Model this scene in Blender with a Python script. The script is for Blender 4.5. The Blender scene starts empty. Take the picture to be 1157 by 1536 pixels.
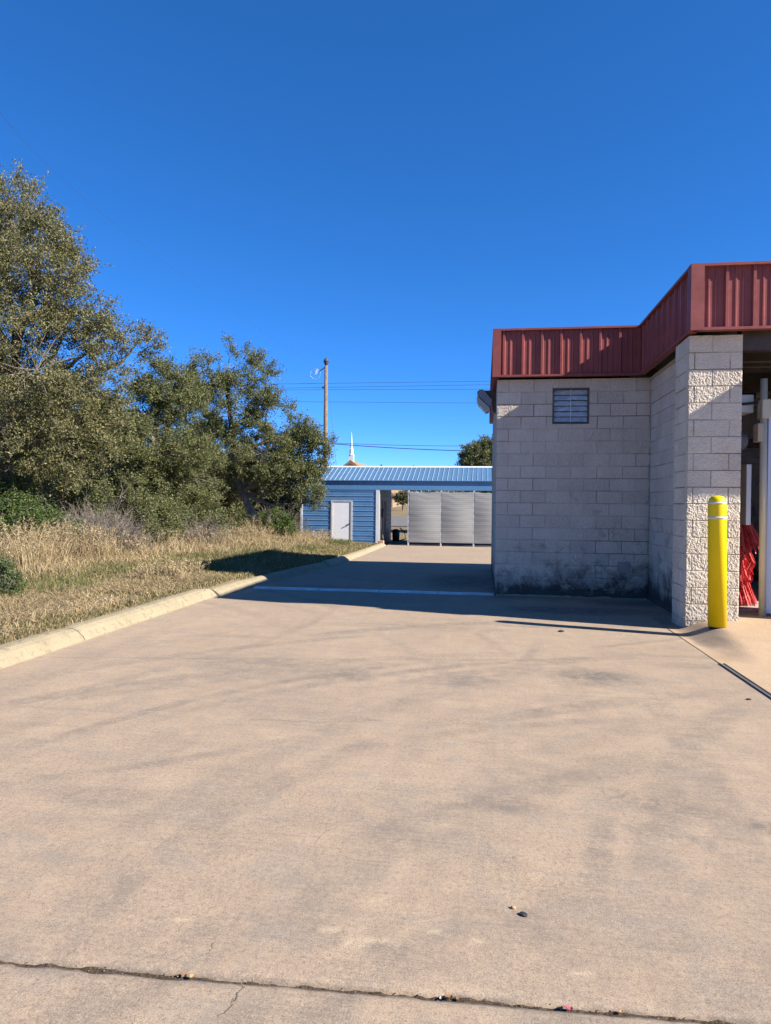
import bpy, bmesh, math, random
import numpy as np
from mathutils import Vector, Matrix
C = bpy.context.scene.collection
rng = np.random.default_rng(7); random.seed(5)
R = math.radians
# World frame: x runs along the building front, y into the lot, z up (metres). z = 0 is the driveway at the building.

# ------------------------------------------------------------------ helpers
def vnoise(x, y, z, seed=0):
    seed = int(seed)
    x = np.asarray(x, float); y = np.asarray(y, float); z = np.asarray(z, float)
    x, y, z = np.broadcast_arrays(x, y, z)
    if x.ndim == 0: return float(vnoise(x[None], y[None], z[None], seed)[0])
    xi = np.floor(x).astype(np.int64); yi = np.floor(y).astype(np.int64); zi = np.floor(z).astype(np.int64)
    fx, fy, fz = x-xi, y-yi, z-zi
    sx, sy, sz = [q*q*(3-2*q) for q in (fx, fy, fz)]
    def h(a, b, c):
        n = (a*73856093) ^ (b*19349663) ^ (c*83492791) ^ (seed*2654435761)
        n = ((n ^ (n >> 13)) & 0x7fffffff) * 1274126177 & 0xffffffff
        n = (n ^ (n >> 16)) & 0xffffff
        return n/0xffffff
    r = 0
    for dx in (0, 1):
        for dy in (0, 1):
            for dz in (0, 1):
                w = (sx if dx else 1-sx)*(sy if dy else 1-sy)*(sz if dz else 1-sz)
                r = r + w*h(xi+dx, yi+dy, zi+dz)
    return r
def sstep(x, a, b):
    t = np.clip((np.asarray(x, float)-a)/(b-a), 0, 1); return t*t*(3-2*t)

def tag(o, label=None, cat=None, group=None, kind=None):
    if label: o['label'] = label
    if cat: o['category'] = cat
    if group: o['group'] = group
    if kind: o['kind'] = kind
    return o
def thing(name, loc, label, cat, group=None):
    o = bpy.data.objects.new(name, None); C.objects.link(o); o.location = loc; o.empty_display_size = .3
    return tag(o, label, cat, group)
def wpos(o):
    p = Vector((0, 0, 0))
    while o is not None: p = p + Vector(o.location); o = o.parent
    return p
def link(name, me, mats, parent=None, origin=None):
    o = bpy.data.objects.new(name, me); C.objects.link(o)
    for m in (mats if isinstance(mats, (list, tuple)) else [mats]): me.materials.append(m)
    if parent is not None:
        o.parent = parent; me.transform(Matrix.Translation(-wpos(parent)))
    elif origin is not None:
        me.transform(Matrix.Translation(-Vector(origin))); o.location = origin
    return o
def obj(name, bm, mats, parent=None, origin=None, smooth=False):
    me = bpy.data.meshes.new(name); bmesh.ops.recalc_face_normals(bm, faces=bm.faces[:]); bm.to_mesh(me); bm.free()
    if smooth:
        for p in me.polygons: p.use_smooth = True
    return link(name, me, mats, parent, origin)
def npmesh(name, V, F, mats, parent=None, origin=None, smooth=False, attrs=None):
    """V (n,3); F list of (m,k) index arrays"""
    me = bpy.data.meshes.new(name)
    V = np.ascontiguousarray(V, dtype=np.float32)
    me.vertices.add(len(V)); me.vertices.foreach_set('co', V.ravel())
    if not isinstance(F, list): F = [F]
    F = [f for f in F if len(f)]
    loops = np.concatenate([f.ravel() for f in F]).astype(np.int32)
    cnt = np.concatenate([np.full(len(f), f.shape[1]) for f in F]).astype(np.int32)
    start = np.concatenate([[0], np.cumsum(cnt)[:-1]]).astype(np.int32)
    me.loops.add(len(loops)); me.loops.foreach_set('vertex_index', loops)
    me.polygons.add(len(cnt)); me.polygons.foreach_set('loop_start', start)
    me.polygons.foreach_set('use_smooth', np.full(len(cnt), smooth))
    me.update(calc_edges=True); me.validate()
    for k, a in (attrs or {}).items():
        at = me.attributes.new(k, 'FLOAT', 'POINT'); at.data.foreach_set('value', np.asarray(a, np.float32).ravel())
    return link(name, me, mats, parent, origin)
def gridfaces(nu, nv, off=0):
    i = np.arange((nu-1)*(nv-1)); r = i//(nv-1); c = i % (nv-1); a = off+r*nv+c
    return np.stack([a, a+nv, a+nv+1, a+1], 1)

def box(bm, x0, x1, y0, y1, z0, z1, rot=0, bev=0):
    r = bmesh.ops.create_cube(bm, size=1); v = r['verts']
    M = Matrix.Translation(((x0+x1)/2, (y0+y1)/2, (z0+z1)/2)) @ Matrix.Rotation(rot, 4, 'Z') @ Matrix.Diagonal((abs(x1-x0), abs(y1-y0), abs(z1-z0), 1))
    bmesh.ops.transform(bm, matrix=M, verts=v)
    if bev:
        es = list({e for q in v for e in q.link_edges})
        bmesh.ops.bevel(bm, geom=es, offset=bev, segments=2, affect='EDGES', profile=.5)
    return bm
def B(*a, **k): return box(bmesh.new(), *a, **k)
def tube(bm, pts, rad, n=10, caps=True):
    pts = [Vector(p) for p in pts]; rad = rad if isinstance(rad, (list, tuple)) else [rad]*len(pts)
    rings = []; up = Vector((0, 0, 1))
    for i, p in enumerate(pts):
        d = (pts[min(i+1, len(pts)-1)]-pts[max(i-1, 0)]).normalized()
        s = d.cross(up)
        s = Vector((1, 0, 0)) if s.length < 1e-3 else s.normalized()
        t = s.cross(d)
        rings.append([bm.verts.new(p+rad[i]*(math.cos(2*math.pi*k/n)*s+math.sin(2*math.pi*k/n)*t)) for k in range(n)])
    for A, Bq in zip(rings, rings[1:]):
        for k in range(n): bm.faces.new((A[k], A[(k+1) % n], Bq[(k+1) % n], Bq[k]))
    if caps: bm.faces.new(rings[0]); bm.faces.new(rings[-1])
    return bm
def prism(bm, poly, axis, t0, t1):
    """poly of 2D points extruded along axis 'x','y','z'"""
    def P(p, t):
        if axis == 'x': return (t, p[0], p[1])
        if axis == 'y': return (p[0], t, p[1])
        return (p[0], p[1], t)
    a = [bm.verts.new(P(p, t0)) for p in poly]; b = [bm.verts.new(P(p, t1)) for p in poly]
    bm.faces.new(a); bm.faces.new(b[::-1]); n = len(poly)
    for k in range(n): bm.faces.new((a[k], a[(k+1) % n], b[(k+1) % n], b[k]))
    return bm
def lathe(bm, prof, cx, cy, n=32, lean=(0, 0), z0=0):
    rings = []
    for r, z in prof:
        ox, oy = cx+lean[0]*(z-z0), cy+lean[1]*(z-z0)
        rings.append([bm.verts.new((ox+r*math.cos(2*math.pi*k/n), oy+r*math.sin(2*math.pi*k/n), z)) for k in range(n)])
    for A, Bq in zip(rings, rings[1:]):
        for k in range(n): bm.faces.new((A[k], A[(k+1) % n], Bq[(k+1) % n], Bq[k]))
    bm.faces.new(rings[0][::-1]); bm.faces.new(rings[-1]); return bm

# ------------------------------------------------------------------ materials
class NT:
    def __init__(s, name, rough=.8, spec=.3, metal=0):
        s.m = bpy.data.materials.new(name); s.m.use_nodes = True; s.t = s.m.node_tree
        s.b = s.t.nodes['Principled BSDF']; s.out = s.t.nodes['Material Output']
        s.b.inputs['Roughness'].default_value = rough; s.b.inputs['Specular IOR Level'].default_value = spec; s.b.inputs['Metallic'].default_value = metal
        s.co = s.n('ShaderNodeTexCoord').outputs['Object']
    def n(s, k, **kw):
        x = s.t.nodes.new(k)
        for a, v in kw.items(): setattr(x, a, v)
        return x
    def l(s, a, b): s.t.links.new(a, b)
    def geo(s): return s.n('ShaderNodeNewGeometry')
    def world(s): s.co = s.geo().outputs['Position']; return s
    def mapv(s, scale=(1, 1, 1), rot=(0, 0, 0), src=None):
        m = s.n('ShaderNodeMapping'); s.l(src or s.co, m.inputs['Vector']); m.inputs['Scale'].default_value = scale; m.inputs['Rotation'].default_value = rot
        return m.outputs[0]
    def noise(s, scale, detail=4, rough=.6, vec=None, dist=0):
        x = s.n('ShaderNodeTexNoise'); s.l(vec or s.co, x.inputs['Vector'])
        x.inputs['Scale'].default_value = scale; x.inputs['Detail'].default_value = detail; x.inputs['Roughness'].default_value = rough; x.inputs['Distortion'].default_value = dist
        return x.outputs['Fac']
    def ramp(s, fac, stops, mode='LINEAR'):
        x = s.n('ShaderNodeValToRGB'); s.l(fac, x.inputs[0]); x.color_ramp.interpolation = mode
        e = x.color_ramp.elements
        while len(e) > 1: e.remove(e[-1])
        e[0].position = stops[0][0]; e[0].color = col(stops[0][1])
        for p, c in stops[1:]:
            q = e.new(p); q.color = col(c)
        return x.outputs[0]
    def math(s, op, a, b=None, clamp=False):
        x = s.n('ShaderNodeMath', operation=op); x.use_clamp = clamp
        for i, v in enumerate((a, b)):
            if v is None: continue
            if isinstance(v, (int, float)): x.inputs[i].default_value = v
            else: s.l(v, x.inputs[i])
        return x.outputs[0]
    def mix(s, fac, a, b, blend='MIX'):
        x = s.n('ShaderNodeMix', data_type='RGBA', blend_type=blend)
        for i, v in ((0, fac), (6, a), (7, b)):
            if isinstance(v, (int, float)): x.inputs[i].default_value = v
            elif isinstance(v, tuple): x.inputs[i].default_value = col(v)
            else: s.l(v, x.inputs[i])
        return x.outputs[2]
    def attr(s, name): x = s.n('ShaderNodeAttribute'); x.attribute_name = name; return x.outputs['Fac']
    def color(s, c):
        if isinstance(c, tuple): s.b.inputs['Base Color'].default_value = col(c)
        else: s.l(c, s.b.inputs['Base Color'])
        return s
    def bump(s, h, strength=.5, dist=.01):
        x = s.n('ShaderNodeBump'); s.l(h, x.inputs['Height']); x.inputs['Strength'].default_value = strength; x.inputs['Distance'].default_value = dist
        s.l(x.outputs[0], s.b.inputs['Normal']); return s
def col(c): return c if not isinstance(c, (tuple, list)) else (tuple(c)+(1,) if len(c) == 3 else tuple(c))
def plain(name, c, rough=.6, spec=.3, metal=0, var=.12, scale=6, bump=0, bscale=60):
    n = NT(name, rough, spec, metal)
    d = tuple(q*(1-var) for q in c); u = tuple(min(1, q*(1+var)) for q in c)
    n.color(n.ramp(n.noise(scale, 5, .65), [(.3, d), (.7, u)]))
    if bump: n.bump(n.noise(bscale, 3), bump, .01)
    return n.m
M = {}
# concrete driveway
n = NT('driveway_concrete', .88, .2)
def mask(n, fac, lo, hi, k=1.0): return n.ramp(fac, [(lo, (0, 0, 0)), (hi, (k, k, k))])
big = n.noise(.7, 6, .65, dist=.8); mid = n.noise(4.5, 8, .72, dist=.3); fine = n.noise(46, 5, .8); speck = n.noise(190, 3, .7)
base = n.ramp(big, [(.32, (.345, .258, .182)), (.5, (.425, .318, .222)), (.68, (.490, .375, .255))])
base = n.mix(.5, base, n.ramp(mid, [(.28, (.30, .235, .178)), (.5, (.42, .315, .222)), (.72, (.55, .42, .285))]))
pk = n.noise(1.9, 4, .6, vec=n.mapv((1, 1, 1), (0, 0, 1.1)))
base = n.mix(mask(n, pk, .54, .75, .15), base, (.50, .335, .235))
gy = n.noise(2.6, 7, .75, dist=.5, vec=n.mapv((1, 1.3, 1), (0, 0, .4)))
base = n.mix(mask(n, gy, .50, .66, .55), base, (.30, .262, .222))
drag = n.noise(1.0, 8, .8, vec=n.mapv((1.1, 17, 1), (0, 0, R(30))))          # thin drag and sweep marks
base = n.mix(mask(n, drag, .50, .66, .48), base, (.27, .225, .185))
drag2 = n.noise(1.0, 8, .8, vec=n.mapv((15, .9, 1), (0, 0, R(-14))))
base = n.mix(mask(n, drag2, .51, .69, .42), base, (.27, .225, .185))
pale = n.noise(1.0, 8, .8, vec=n.mapv((3, 12, 1), (0, 0, R(-20))))
base = n.mix(mask(n, pale, .56, .72, .5), base, (.60, .48, .34))
ln = n.noise(1.0, 4, .7, vec=n.mapv((1.5, 60, 1), (0, 0, R(28))))
st = n.math('MULTIPLY', n.attr('stain'), n.math('ADD', n.ramp(n.noise(7, 7, .78), [(.38, (.12, .12, .12)), (.58, (.95, .95, .95))]), n.ramp(ln, [(.4, (0, 0, 0)), (.62, (.4, .4, .4))])), True)
base = n.mix(st, base, (.135, .122, .115))
base = n.mix(mask(n, n.attr('scuff'), .3, 1, .55), base, (.62, .49, .33))
base = n.mix(n.ramp(fine, [(.33, (.75, .75, .75)), (.49, (0, 0, 0))]), base, (.205, .158, .118))
base = n.mix(mask(n, fine, .55, .72, .45), base, (.60, .47, .335))
base = n.mix(n.ramp(speck, [(.33, (.85, .85, .85)), (.45, (0, 0, 0))]), base, (.16, .122, .09))
base = n.mix(mask(n, speck, .57, .70, .6), base, (.66, .53, .39))
n.color(base); n.bump(n.math('ADD', n.math('MULTIPLY', fine, .5), n.math('MULTIPLY', speck, .35)), .32, .008); M['drive'] = n.m
# apron, a warmer pour
n = NT('apron_concrete', .88, .22)
mid = n.noise(2.2, 6, .7); fine = n.noise(80, 3, .7)
base = n.ramp(mid, [(.3, (.46, .325, .205)), (.7, (.56, .41, .27))])
base = n.mix(n.math('MULTIPLY', n.attr('stain'), n.ramp(n.noise(4, 6, .75), [(.25, (.4, .4, .4)), (.6, (1, 1, 1))]), True), base, (.19, .165, .145))
base = n.mix(n.ramp(fine, [(.3, (.5, .5, .5)), (.5, (0, 0, 0))]), base, (.28, .21, .15))
n.color(base); n.bump(n.math('ADD', fine, mid), .5, .01); M['apron'] = n.m
n = NT('kerb_concrete', .9, .2); mid = n.noise(3, 6, .7); fine = n.noise(70, 4, .75)
base = n.ramp(mid, [(.3, (.32, .265, .170)), (.7, (.41, .345, .225))])
base = n.mix(n.ramp(n.noise(12, 5, .7), [(.52, (0, 0, 0)), (.68, (.8, .8, .8))]), base, (.20, .165, .12))
base = n.mix(n.ramp(fine, [(.3, (.6, .6, .6)), (.48, (0, 0, 0))]), base, (.22, .18, .13))
n.color(base); n.bump(n.math('ADD', fine, mid), .7, .015); M['kerb'] = n.m
M['bayfloor'] = plain('bay_floor_concrete', (.50, .47, .42), .7, .3, var=.15, scale=4, bump=.3)
M['crack'] = plain('crack_dirt', (.20, .155, .115), .95, .1, var=.5, scale=60)
M['soil'] = plain('joint_soil', (.085, .062, .044), .95, .1, var=.6, scale=90, bump=.8)
# block wall
def blockmat(name, a, b, stain):
    n = NT(name, .92, .15).world()
    base = n.ramp(n.noise(2.6, 6, .7), [(.3, a), (.7, b)])
    base = n.mix(n.ramp(n.noise(60, 4, .75), [(.32, (.35, .35, .35)), (.5, (0, 0, 0))]), base, tuple(q*.6 for q in a))
    base = n.mix(n.math('MULTIPLY', n.attr('joint'), .85, True), base, (.12, .10, .088))
    base = n.mix(n.ramp(n.attr('tone'), [(.1, (.28, .28, .28)), (.75, (0, 0, 0))]), base, tuple(q*.66 for q in a))
    drip = n.noise(1.0, 7, .78, vec=n.mapv((7, 7, .9)))
    base = n.mix(n.ramp(drip, [(.54, (0, 0, 0)), (.78, (.32, .32, .32))]), base, tuple(q*.5 for q in a))
    z = n.n('ShaderNodeSeparateXYZ'); n.l(n.co, z.inputs[0])
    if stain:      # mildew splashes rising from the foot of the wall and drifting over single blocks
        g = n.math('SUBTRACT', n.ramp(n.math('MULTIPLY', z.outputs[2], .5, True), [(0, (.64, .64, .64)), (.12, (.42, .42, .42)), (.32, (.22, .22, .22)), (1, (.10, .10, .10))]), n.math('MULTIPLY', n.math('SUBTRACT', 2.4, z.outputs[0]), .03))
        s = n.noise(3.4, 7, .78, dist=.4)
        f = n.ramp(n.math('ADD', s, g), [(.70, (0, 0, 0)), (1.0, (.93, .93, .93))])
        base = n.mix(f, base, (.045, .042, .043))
    else:
        f = n.ramp(n.math('ADD', n.noise(4, 7, .8), n.ramp(n.math('MULTIPLY', z.outputs[2], 1.4, True), [(0, (.3, .3, .3)), (1, (0, 0, 0))])), [(.72, (0, 0, 0)), (1.05, (.7, .7, .7))])
        base = n.mix(f, base, (.16, .14, .12))
    n.color(base); n.bump(n.noise(110, 4, .75), .5, .008); return n.m
M['block'] = blockmat('split_face_block', (.60, .515, .43), (.74, .645, .545), True)
M['block2'] = blockmat('pillar_block', (.66, .57, .45), (.80, .71, .575), False)
# metals
def sheet(name, c, rough=.42, spec=.45, dirt=.25, metal=0):
    n = NT(name, rough, spec, metal)
    b = n.ramp(n.noise(3, 6, .7), [(.3, tuple(q*(1-dirt) for q in c)), (.7, tuple(min(1, q*(1+dirt*.4)) for q in c))])
    b = n.mix(n.math('MULTIPLY', n.ramp(n.noise(9, 6, .8, vec=n.mapv((4, 4, .6))), [(.55, (0, 0, 0)), (.8, (1, 1, 1))]), .25), b, tuple(q*.6 for q in c))
    n.color(b); n.l(n.ramp(n.noise(12, 4), [(.3, (rough-.1,)*3), (.7, (rough+.12,)*3)]), n.b.inputs['Roughness'])
    n.bump(n.noise(2.5, 2), .12, .02); return n.m
M['red'] = sheet('maroon_metal', (.285, .075, .068), .5, .25)
M['redtrim'] = sheet('maroon_trim', (.290, .082, .074), .55, .22)
M['bluewall'] = sheet('blue_siding', (.110, .255, .480), .4, .5, .15)
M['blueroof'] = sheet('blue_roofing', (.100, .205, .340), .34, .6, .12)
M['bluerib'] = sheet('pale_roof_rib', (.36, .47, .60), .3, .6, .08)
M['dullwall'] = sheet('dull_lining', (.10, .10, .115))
M['bluetrim'] = sheet('blue_trim', (.110, .270, .500), .4, .5, .12)
M['white'] = sheet('white_paint', (.74, .76, .78), .45, .4, .08)
M['whitegrey'] = plain('white_door', (.90, .90, .93), .5, .4, var=.04, scale=2)
M['cream'] = sheet('cream_steel', (.62, .55, .40), .4, .5, .12)
M['panelgrey'] = sheet('brushed_aluminium', (.62, .66, .74), .35, .5, .05, .15)
M['beige'] = sheet('beige_cabinet', (.50, .42, .31), .5, .4, .12)
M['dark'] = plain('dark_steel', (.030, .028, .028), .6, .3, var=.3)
M['soffit'] = plain('soffit_metal', (.10, .095, .088), .6, .3, var=.3, scale=3)
M['beam'] = plain('beam_steel', (.07, .055, .052), .55, .35, var=.35, scale=4)
M['brown'] = plain('bronze_housing', (.10, .062, .042), .5, .4, var=.2)
M['greyhouse'] = plain('grey_housing', (.22, .24, .28), .4, .5, var=.1)
M['lens'] = plain('light_lens', (.45, .44, .40), .25, .6, var=.1)
M['galv'] = sheet('galvanised_steel', (.74, .73, .71), .42, .5, .35, .35)
M['drainsteel'] = sheet('worn_drain_steel', (.20, .19, .18), .5, .4, .4, .3)
M['steelpost'] = sheet('steel_post', (.62, .63, .64), .4, .5, .12)
n = NT('yellow_sleeve', .45, .3); b = n.ramp(n.noise(3, 5), [(.3, (.88, .60, .0)), (.7, (.94, .66, .002))])
b = n.mix(n.ramp(n.noise(14, 6, .8), [(.62, (0, 0, 0)), (.8, (.35, .35, .35))]), b, (.45, .33, .05)); n.color(b); n.bump(n.noise(3, 2), .06, .02); M['yellow'] = n.m
M['band'] = plain('reflective_band', (.72, .72, .66), .35, .5, var=.06)
# window glass slats, hazy
n = NT('hazy_glass', .22, .7); n.color(n.ramp(n.noise(5, 6, .75, vec=n.mapv((1.5, 1, 4))), [(.3, (.26, .31, .37)), (.5, (.50, .56, .62)), (.75, (.78, .80, .82))])); M['glass'] = n.m
# curtain
n = NT('mesh_fabric', .8, .2); 
w = n.n('ShaderNodeTexWave', wave_type='BANDS', bands_direction='Z'); n.l(n.co, w.inputs[0]); w.inputs['Scale'].default_value = 3.3; w.inputs['Distortion'].default_value = 1.2; w.inputs['Detail'].default_value = 3
b = n.mix(.35, n.ramp(w.outputs['Fac'], [(0, (.25, .25, .245)), (.12, (.37, .37, .36)), (1, (.41, .41, .40))]), n.ramp(n.noise(1, 5, .7, vec=n.mapv((1, 1, 22))), [(.3, (.25, .25, .245)), (.7, (.43, .43, .42))]))
n.color(b); n.bump(n.noise(1, 3, .6, vec=n.mapv((1, 1, 30))), .3, .01); M['curtain'] = n.m
M['brush'] = plain('red_brush_cloth', (.85, .12, .11), .7, .3, var=.35, scale=9)
M['bluetarp'] = plain('blue_tarp', (.05, .11, .20), .6, .3, var=.3)
M['wood'] = plain('weathered_pole_wood', (.235, .160, .115), .9, .1, var=.35, scale=7, bump=.5)
M['wire'] = plain('wire_black', (.06, .075, .10), .6, .3)
M['asphalt'] = plain('asphalt', (.17, .165, .16), .9, .2, var=.15, scale=2, bump=.3)
M['churchroof'] = plain('brown_shingle', (.30, .20, .115), .9, .1, var=.15, scale=1)
M['churchwall'] = plain('church_brick', (.34, .25, .17), .9, .1, var=.1, scale=1)
M['innerdoor'] = plain('brown_door', (.11, .075, .06), .6, .3)
M['blackbox'] = plain('black_plastic', (.02, .02, .022), .5, .4)
M['terracotta'] = plain('orange_concrete', (.55, .33, .20), .9, .2)
M['stone'] = plain('dark_stone', (.04, .04, .045), .8, .3, var=.4, scale=40, bump=.6)
M['orange'] = plain('orange_chip', (.50, .31, .16), .8, .2, var=.4, scale=60)
M['dryleaf'] = plain('dry_leaf', (.26, .15, .085), .8, .2, var=.4, scale=50)
M['pink'] = plain('pink_foil', (.50, .10, .16), .3, .6)
M['paper'] = plain('scrap_paper', (.62, .68, .74), .7, .2)
# bark
n = NT('bark', .95, .1); v = n.mapv((8, 8, 1.6))
n.color(n.ramp(n.noise(2.2, 6, .75, vec=v), [(.3, (.12, .10, .082)), (.7, (.40, .34, .275))])); n.bump(n.noise(3, 6, .8, vec=v), 1, .03); M['bark'] = n.m
M['twig'] = plain('grey_twig', (.17, .145, .125), .9, .1, var=.3)
# leaves
def leafmat(name, stops, trans=.25, rough=.5, spec=.3):
    n = NT(name, rough, spec); g = n.geo(); r = g.outputs['Random Per Island']
    b = n.ramp(r, stops, 'LINEAR')
    b = n.mix(n.math('MULTIPLY', n.ramp(n.noise(.9, 4, .6), [(.4, (0, 0, 0)), (.65, (1, 1, 1))]), .45), b, tuple(x*.62 for x in stops[1][1]))
    n.color(b); t = n.n('ShaderNodeBsdfTranslucent'); n.l(n.mix(.5, b, (.16, .17, .03)), t.inputs[0])
    mx = n.n('ShaderNodeMixShader'); mx.inputs[0].default_value = trans; n.l(n.b.outputs[0], mx.inputs[1]); n.l(t.outputs[0], mx.inputs[2]); n.l(mx.outputs[0], n.out.inputs[0]); return n.m
M['oak'] = leafmat('oak_leaf', [(0, (.085, .098, .032)), (.4, (.155, .162, .060)), (.75, (.245, .232, .098)), (.93, (.36, .31, .15)), (1, (.30, .18, .07))])
M['oak2'] = leafmat('oak_leaf_green', [(0, (.072, .096, .028)), (.5, (.138, .162, .052)), (.85, (.205, .212, .080)), (1, (.30, .25, .10))])
M['green'] = leafmat('shrub_leaf', [(0, (.045, .085, .018)), (.6, (.085, .140, .030)), (1, (.16, .20, .05))])
M['dull'] = leafmat('thicket_leaf', [(0, (.07, .075, .034)), (.5, (.12, .12, .056)), (.9, (.17, .155, .08)), (1, (.22, .17, .09))])
M['straw'] = leafmat('dry_grass', [(0, (.27, .195, .105)), (.4, (.45, .335, .185)), (.75, (.60, .465, .275)), (1, (.74, .60, .39))], .25, .7, .2)
M['lawn'] = leafmat('short_grass', [(0, (.11, .125, .038)), (.3, (.19, .18, .070)), (.6, (.36, .275, .140)), (1, (.54, .41, .235))], .2, .7, .2)
M['weed'] = leafmat('green_weed', [(0, (.09, .12, .04)), (.6, (.18, .19, .075)), (1, (.32, .28, .12))], .25, .6, .2)
# ground
n = NT('ground_dirt_and_thatch', .95, .1)
b = n.ramp(n.noise(.8, 6, .7), [(.3, (.20, .16, .085)), (.5, (.28, .215, .12)), (.7, (.35, .265, .155))])
b = n.mix(n.ramp(n.noise(26, 5, .8), [(.35, (.75, .75, .75)), (.55, (0, 0, 0))]), b, (.10, .08, .045))
n.color(b); n.bump(n.noise(30, 5, .8), .9, .04); M['ground'] = n.m

# ------------------------------------------------------------------ terrain heights
def zg(b):
    return np.interp(b, [-99, 0, 20, 24, 43, 63, 190, 900, 3000], [0, 0, -.39, -.42, -.30, .17, 2.6, 5, 6])
FOOT_B = np.array([-60, -1.25, -1.2, 2.5, 5.5, 8, 11, 18.8, 40])
FOOT_A = np.array([-4.40, -4.40, -4.30, -4.18, -4.05, -4.06, -4.18, -4.55, -6])
def foot(b): return np.interp(b, FOOT_B, FOOT_A)
def verge(a, b):
    d = foot(b)-.3-a                     # metres left of the kerb back
    near = 1-sstep(b, 17.5, 19.5)
    return .125*near*sstep(d, -.05, .02) + np.clip(d, 0, 12)*.022*(1-sstep(b, 22, 30)) + .05*(vnoise(a*.5, b*.5, 0)-.5)*sstep(d, .3, 1.5)
def ground_z(a, b):
    a = np.asarray(a, float); b = np.asarray(b, float)
    inroad = sstep(foot(b)-.22-a, -.06, .0)
    side = np.where(b < 24, inroad, 1)
    z = zg(b) + side*verge(a, b)
    return z - .06*(1-side)
aa = np.unique(np.concatenate([np.linspace(-14, -4, 120), np.linspace(-4, 16, 30), -14-np.geomspace(.3, 2500, 34), 16+np.geomspace(.5, 2500, 34)]))
bb = np.unique(np.concatenate([np.linspace(-14, 24, 160), np.linspace(24, 70, 40), 70+np.geomspace(1, 2500, 34), -14-np.geomspace(1, 2500, 26)]))
Ag, Bg = np.meshgrid(aa, bb, indexing='ij')
Zg = ground_z(Ag, Bg); far = np.maximum(0, np.hypot(Ag, Bg-0)-150)
Zg = Zg + 0*far
tag(npmesh('ground', np.stack([Ag, Bg, Zg], -1).reshape(-1, 3), gridfaces(len(aa), len(bb)), M['ground'], smooth=True), 'dry grassy ground running back to the hill', kind='structure')

# ------------------------------------------------------------------ driveway
STAINS = [(-2.2, -5.5, .9, .45, .3), (-1.43, -5.62, .4, .3, .5), (.77, -5.33, .45, .32, .62), (-.33, -5.69, .4, .28, .42), (.76, -8.0, .42, .16, .38), (-.15, -8.02, .30, .18, .42),
          (-2.2, -8.3, .5, .14, .32), (-.7, 2.7, 1.0, 1.8, .75), (.15, 1.2, .5, 1.6, .6), (1.0, -1.4, 1.3, .45, .7), (2.0, -.6, .6, .5, .85), (-1.6, -6.7, .6, .5, .18), (-.45, -8.4, .4, .3, .28),
          (.25, -9.05, .35, .16, .25), (-.6, -9.23, .16, .05, .35), (-1.5, -9.5, .3, .08, .2), (-3.2, .6, 1.0, .35, .35), (-1, -3.2, 1.4, .25, .22), (-3.9, -6.5, .2, 2.6, .2), (-2.9, -4.2, .5, .1, .25), (.3, -2.9, .8, .12, .25)]
def stain(a, b):
    s = np.zeros_like(a)
    for ca, cb, ra, rb, k in STAINS:
        k = min(.95, k*1.35)
        d = np.sqrt(((a-ca)/ra)**2+((b-cb)/rb)**2) + .5*(vnoise(a*3.1/ra*.4, b*3.1/rb*.4, ca)-.5)
        s = np.maximum(s, k*(1-sstep(d, .25, 1.25)))
    # tyre tracks: tread chevrons
    for (p0, p1, wdt, k) in (((.25, -7.75), (1.5, -8.25), .075, .75), ((.1, -7.95), (1.3, -8.6), .06, .4), ((-1.9, -8.9), (-2.7, -5.2), .1, .2), ((-.9, -8.7), (.9, -5.2), .12, .16)):
        dx, dy = p1[0]-p0[0], p1[1]-p0[1]; L = math.hypot(dx, dy); t = ((a-p0[0])*dx+(b-p0[1])*dy)/L; q = ((a-p0[0])*dy-(b-p0[1])*dx)/L
        m = (1-sstep(np.abs(q), wdt*.6, wdt*1.4))*sstep(t, 0, .3)*(1-sstep(t, L-.3, L))
        s = np.maximum(s, k*m*(.35+.65*(np.sin(t*70+np.sign(q)*q*60) > -.1))*(.4+.9*vnoise(a*4, b*4, 3)))
    return np.maximum(s, arcs(a, b))
def scuff(a, b):
    s = np.zeros_like(a)
    for ca, cb, ra, rb, rot in ((-.60, -9.22, .10, .035, .2), (-.72, -9.18, .06, .02, -.3), (-.35, -9.12, .05, .02, .4), (-.20, -9.16, .07, .015, .5), (.12, -9.26, .05, .03, 0), (.31, -9.22, .04, .02, .5), (-1.25, -9.2, .05, .02, .1)):
        c_, s_ = math.cos(rot), math.sin(rot); x = (a-ca)*c_+(b-cb)*s_; y = -(a-ca)*s_+(b-cb)*c_
        d = np.sqrt((x/ra)**2+(y/rb)**2)+1.3*(vnoise(a*40, b*40, 2)-.5); s = np.maximum(s, 1-sstep(d, .4, 1.2))
    return s
ARCS = []
_r = np.random.default_rng(77)
for k in range(46):        # cars swing out of the bay and back towards the street
    rad = _r.uniform(3.5, 9); cx_ = _r.uniform(1.5, 6.5); cy_ = _r.uniform(-14.5, -9.5); ARCS.append((cx_, cy_, rad, _r.uniform(.05, .13), _r.uniform(.2, .5), _r.uniform(0, 9)))
for k in range(14):
    rad = _r.uniform(5, 14); ARCS.append((-rad-_r.uniform(-1.5, 2.5), _r.uniform(-8, -2), rad, _r.uniform(.05, .12), _r.uniform(.15, .4), _r.uniform(0, 9)))
def arcs(a, b):
    s = np.zeros_like(a)
    for cx_, cy_, rad, w_, k, ph in ARCS:
        d = np.abs(np.hypot(a-cx_, b-cy_)-rad); an = np.arctan2(b-cy_, a-cx_)
        m = (1-sstep(d, w_*.5, w_*1.5))*sstep(vnoise(an*3.1+ph, ph, 0), .42, .75)*(.55+.9*(vnoise(a*5, b*5, ph)-.2)); s = np.maximum(s, k*m)
    return s
def jointline(a): return -9.424+.04*a
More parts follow.
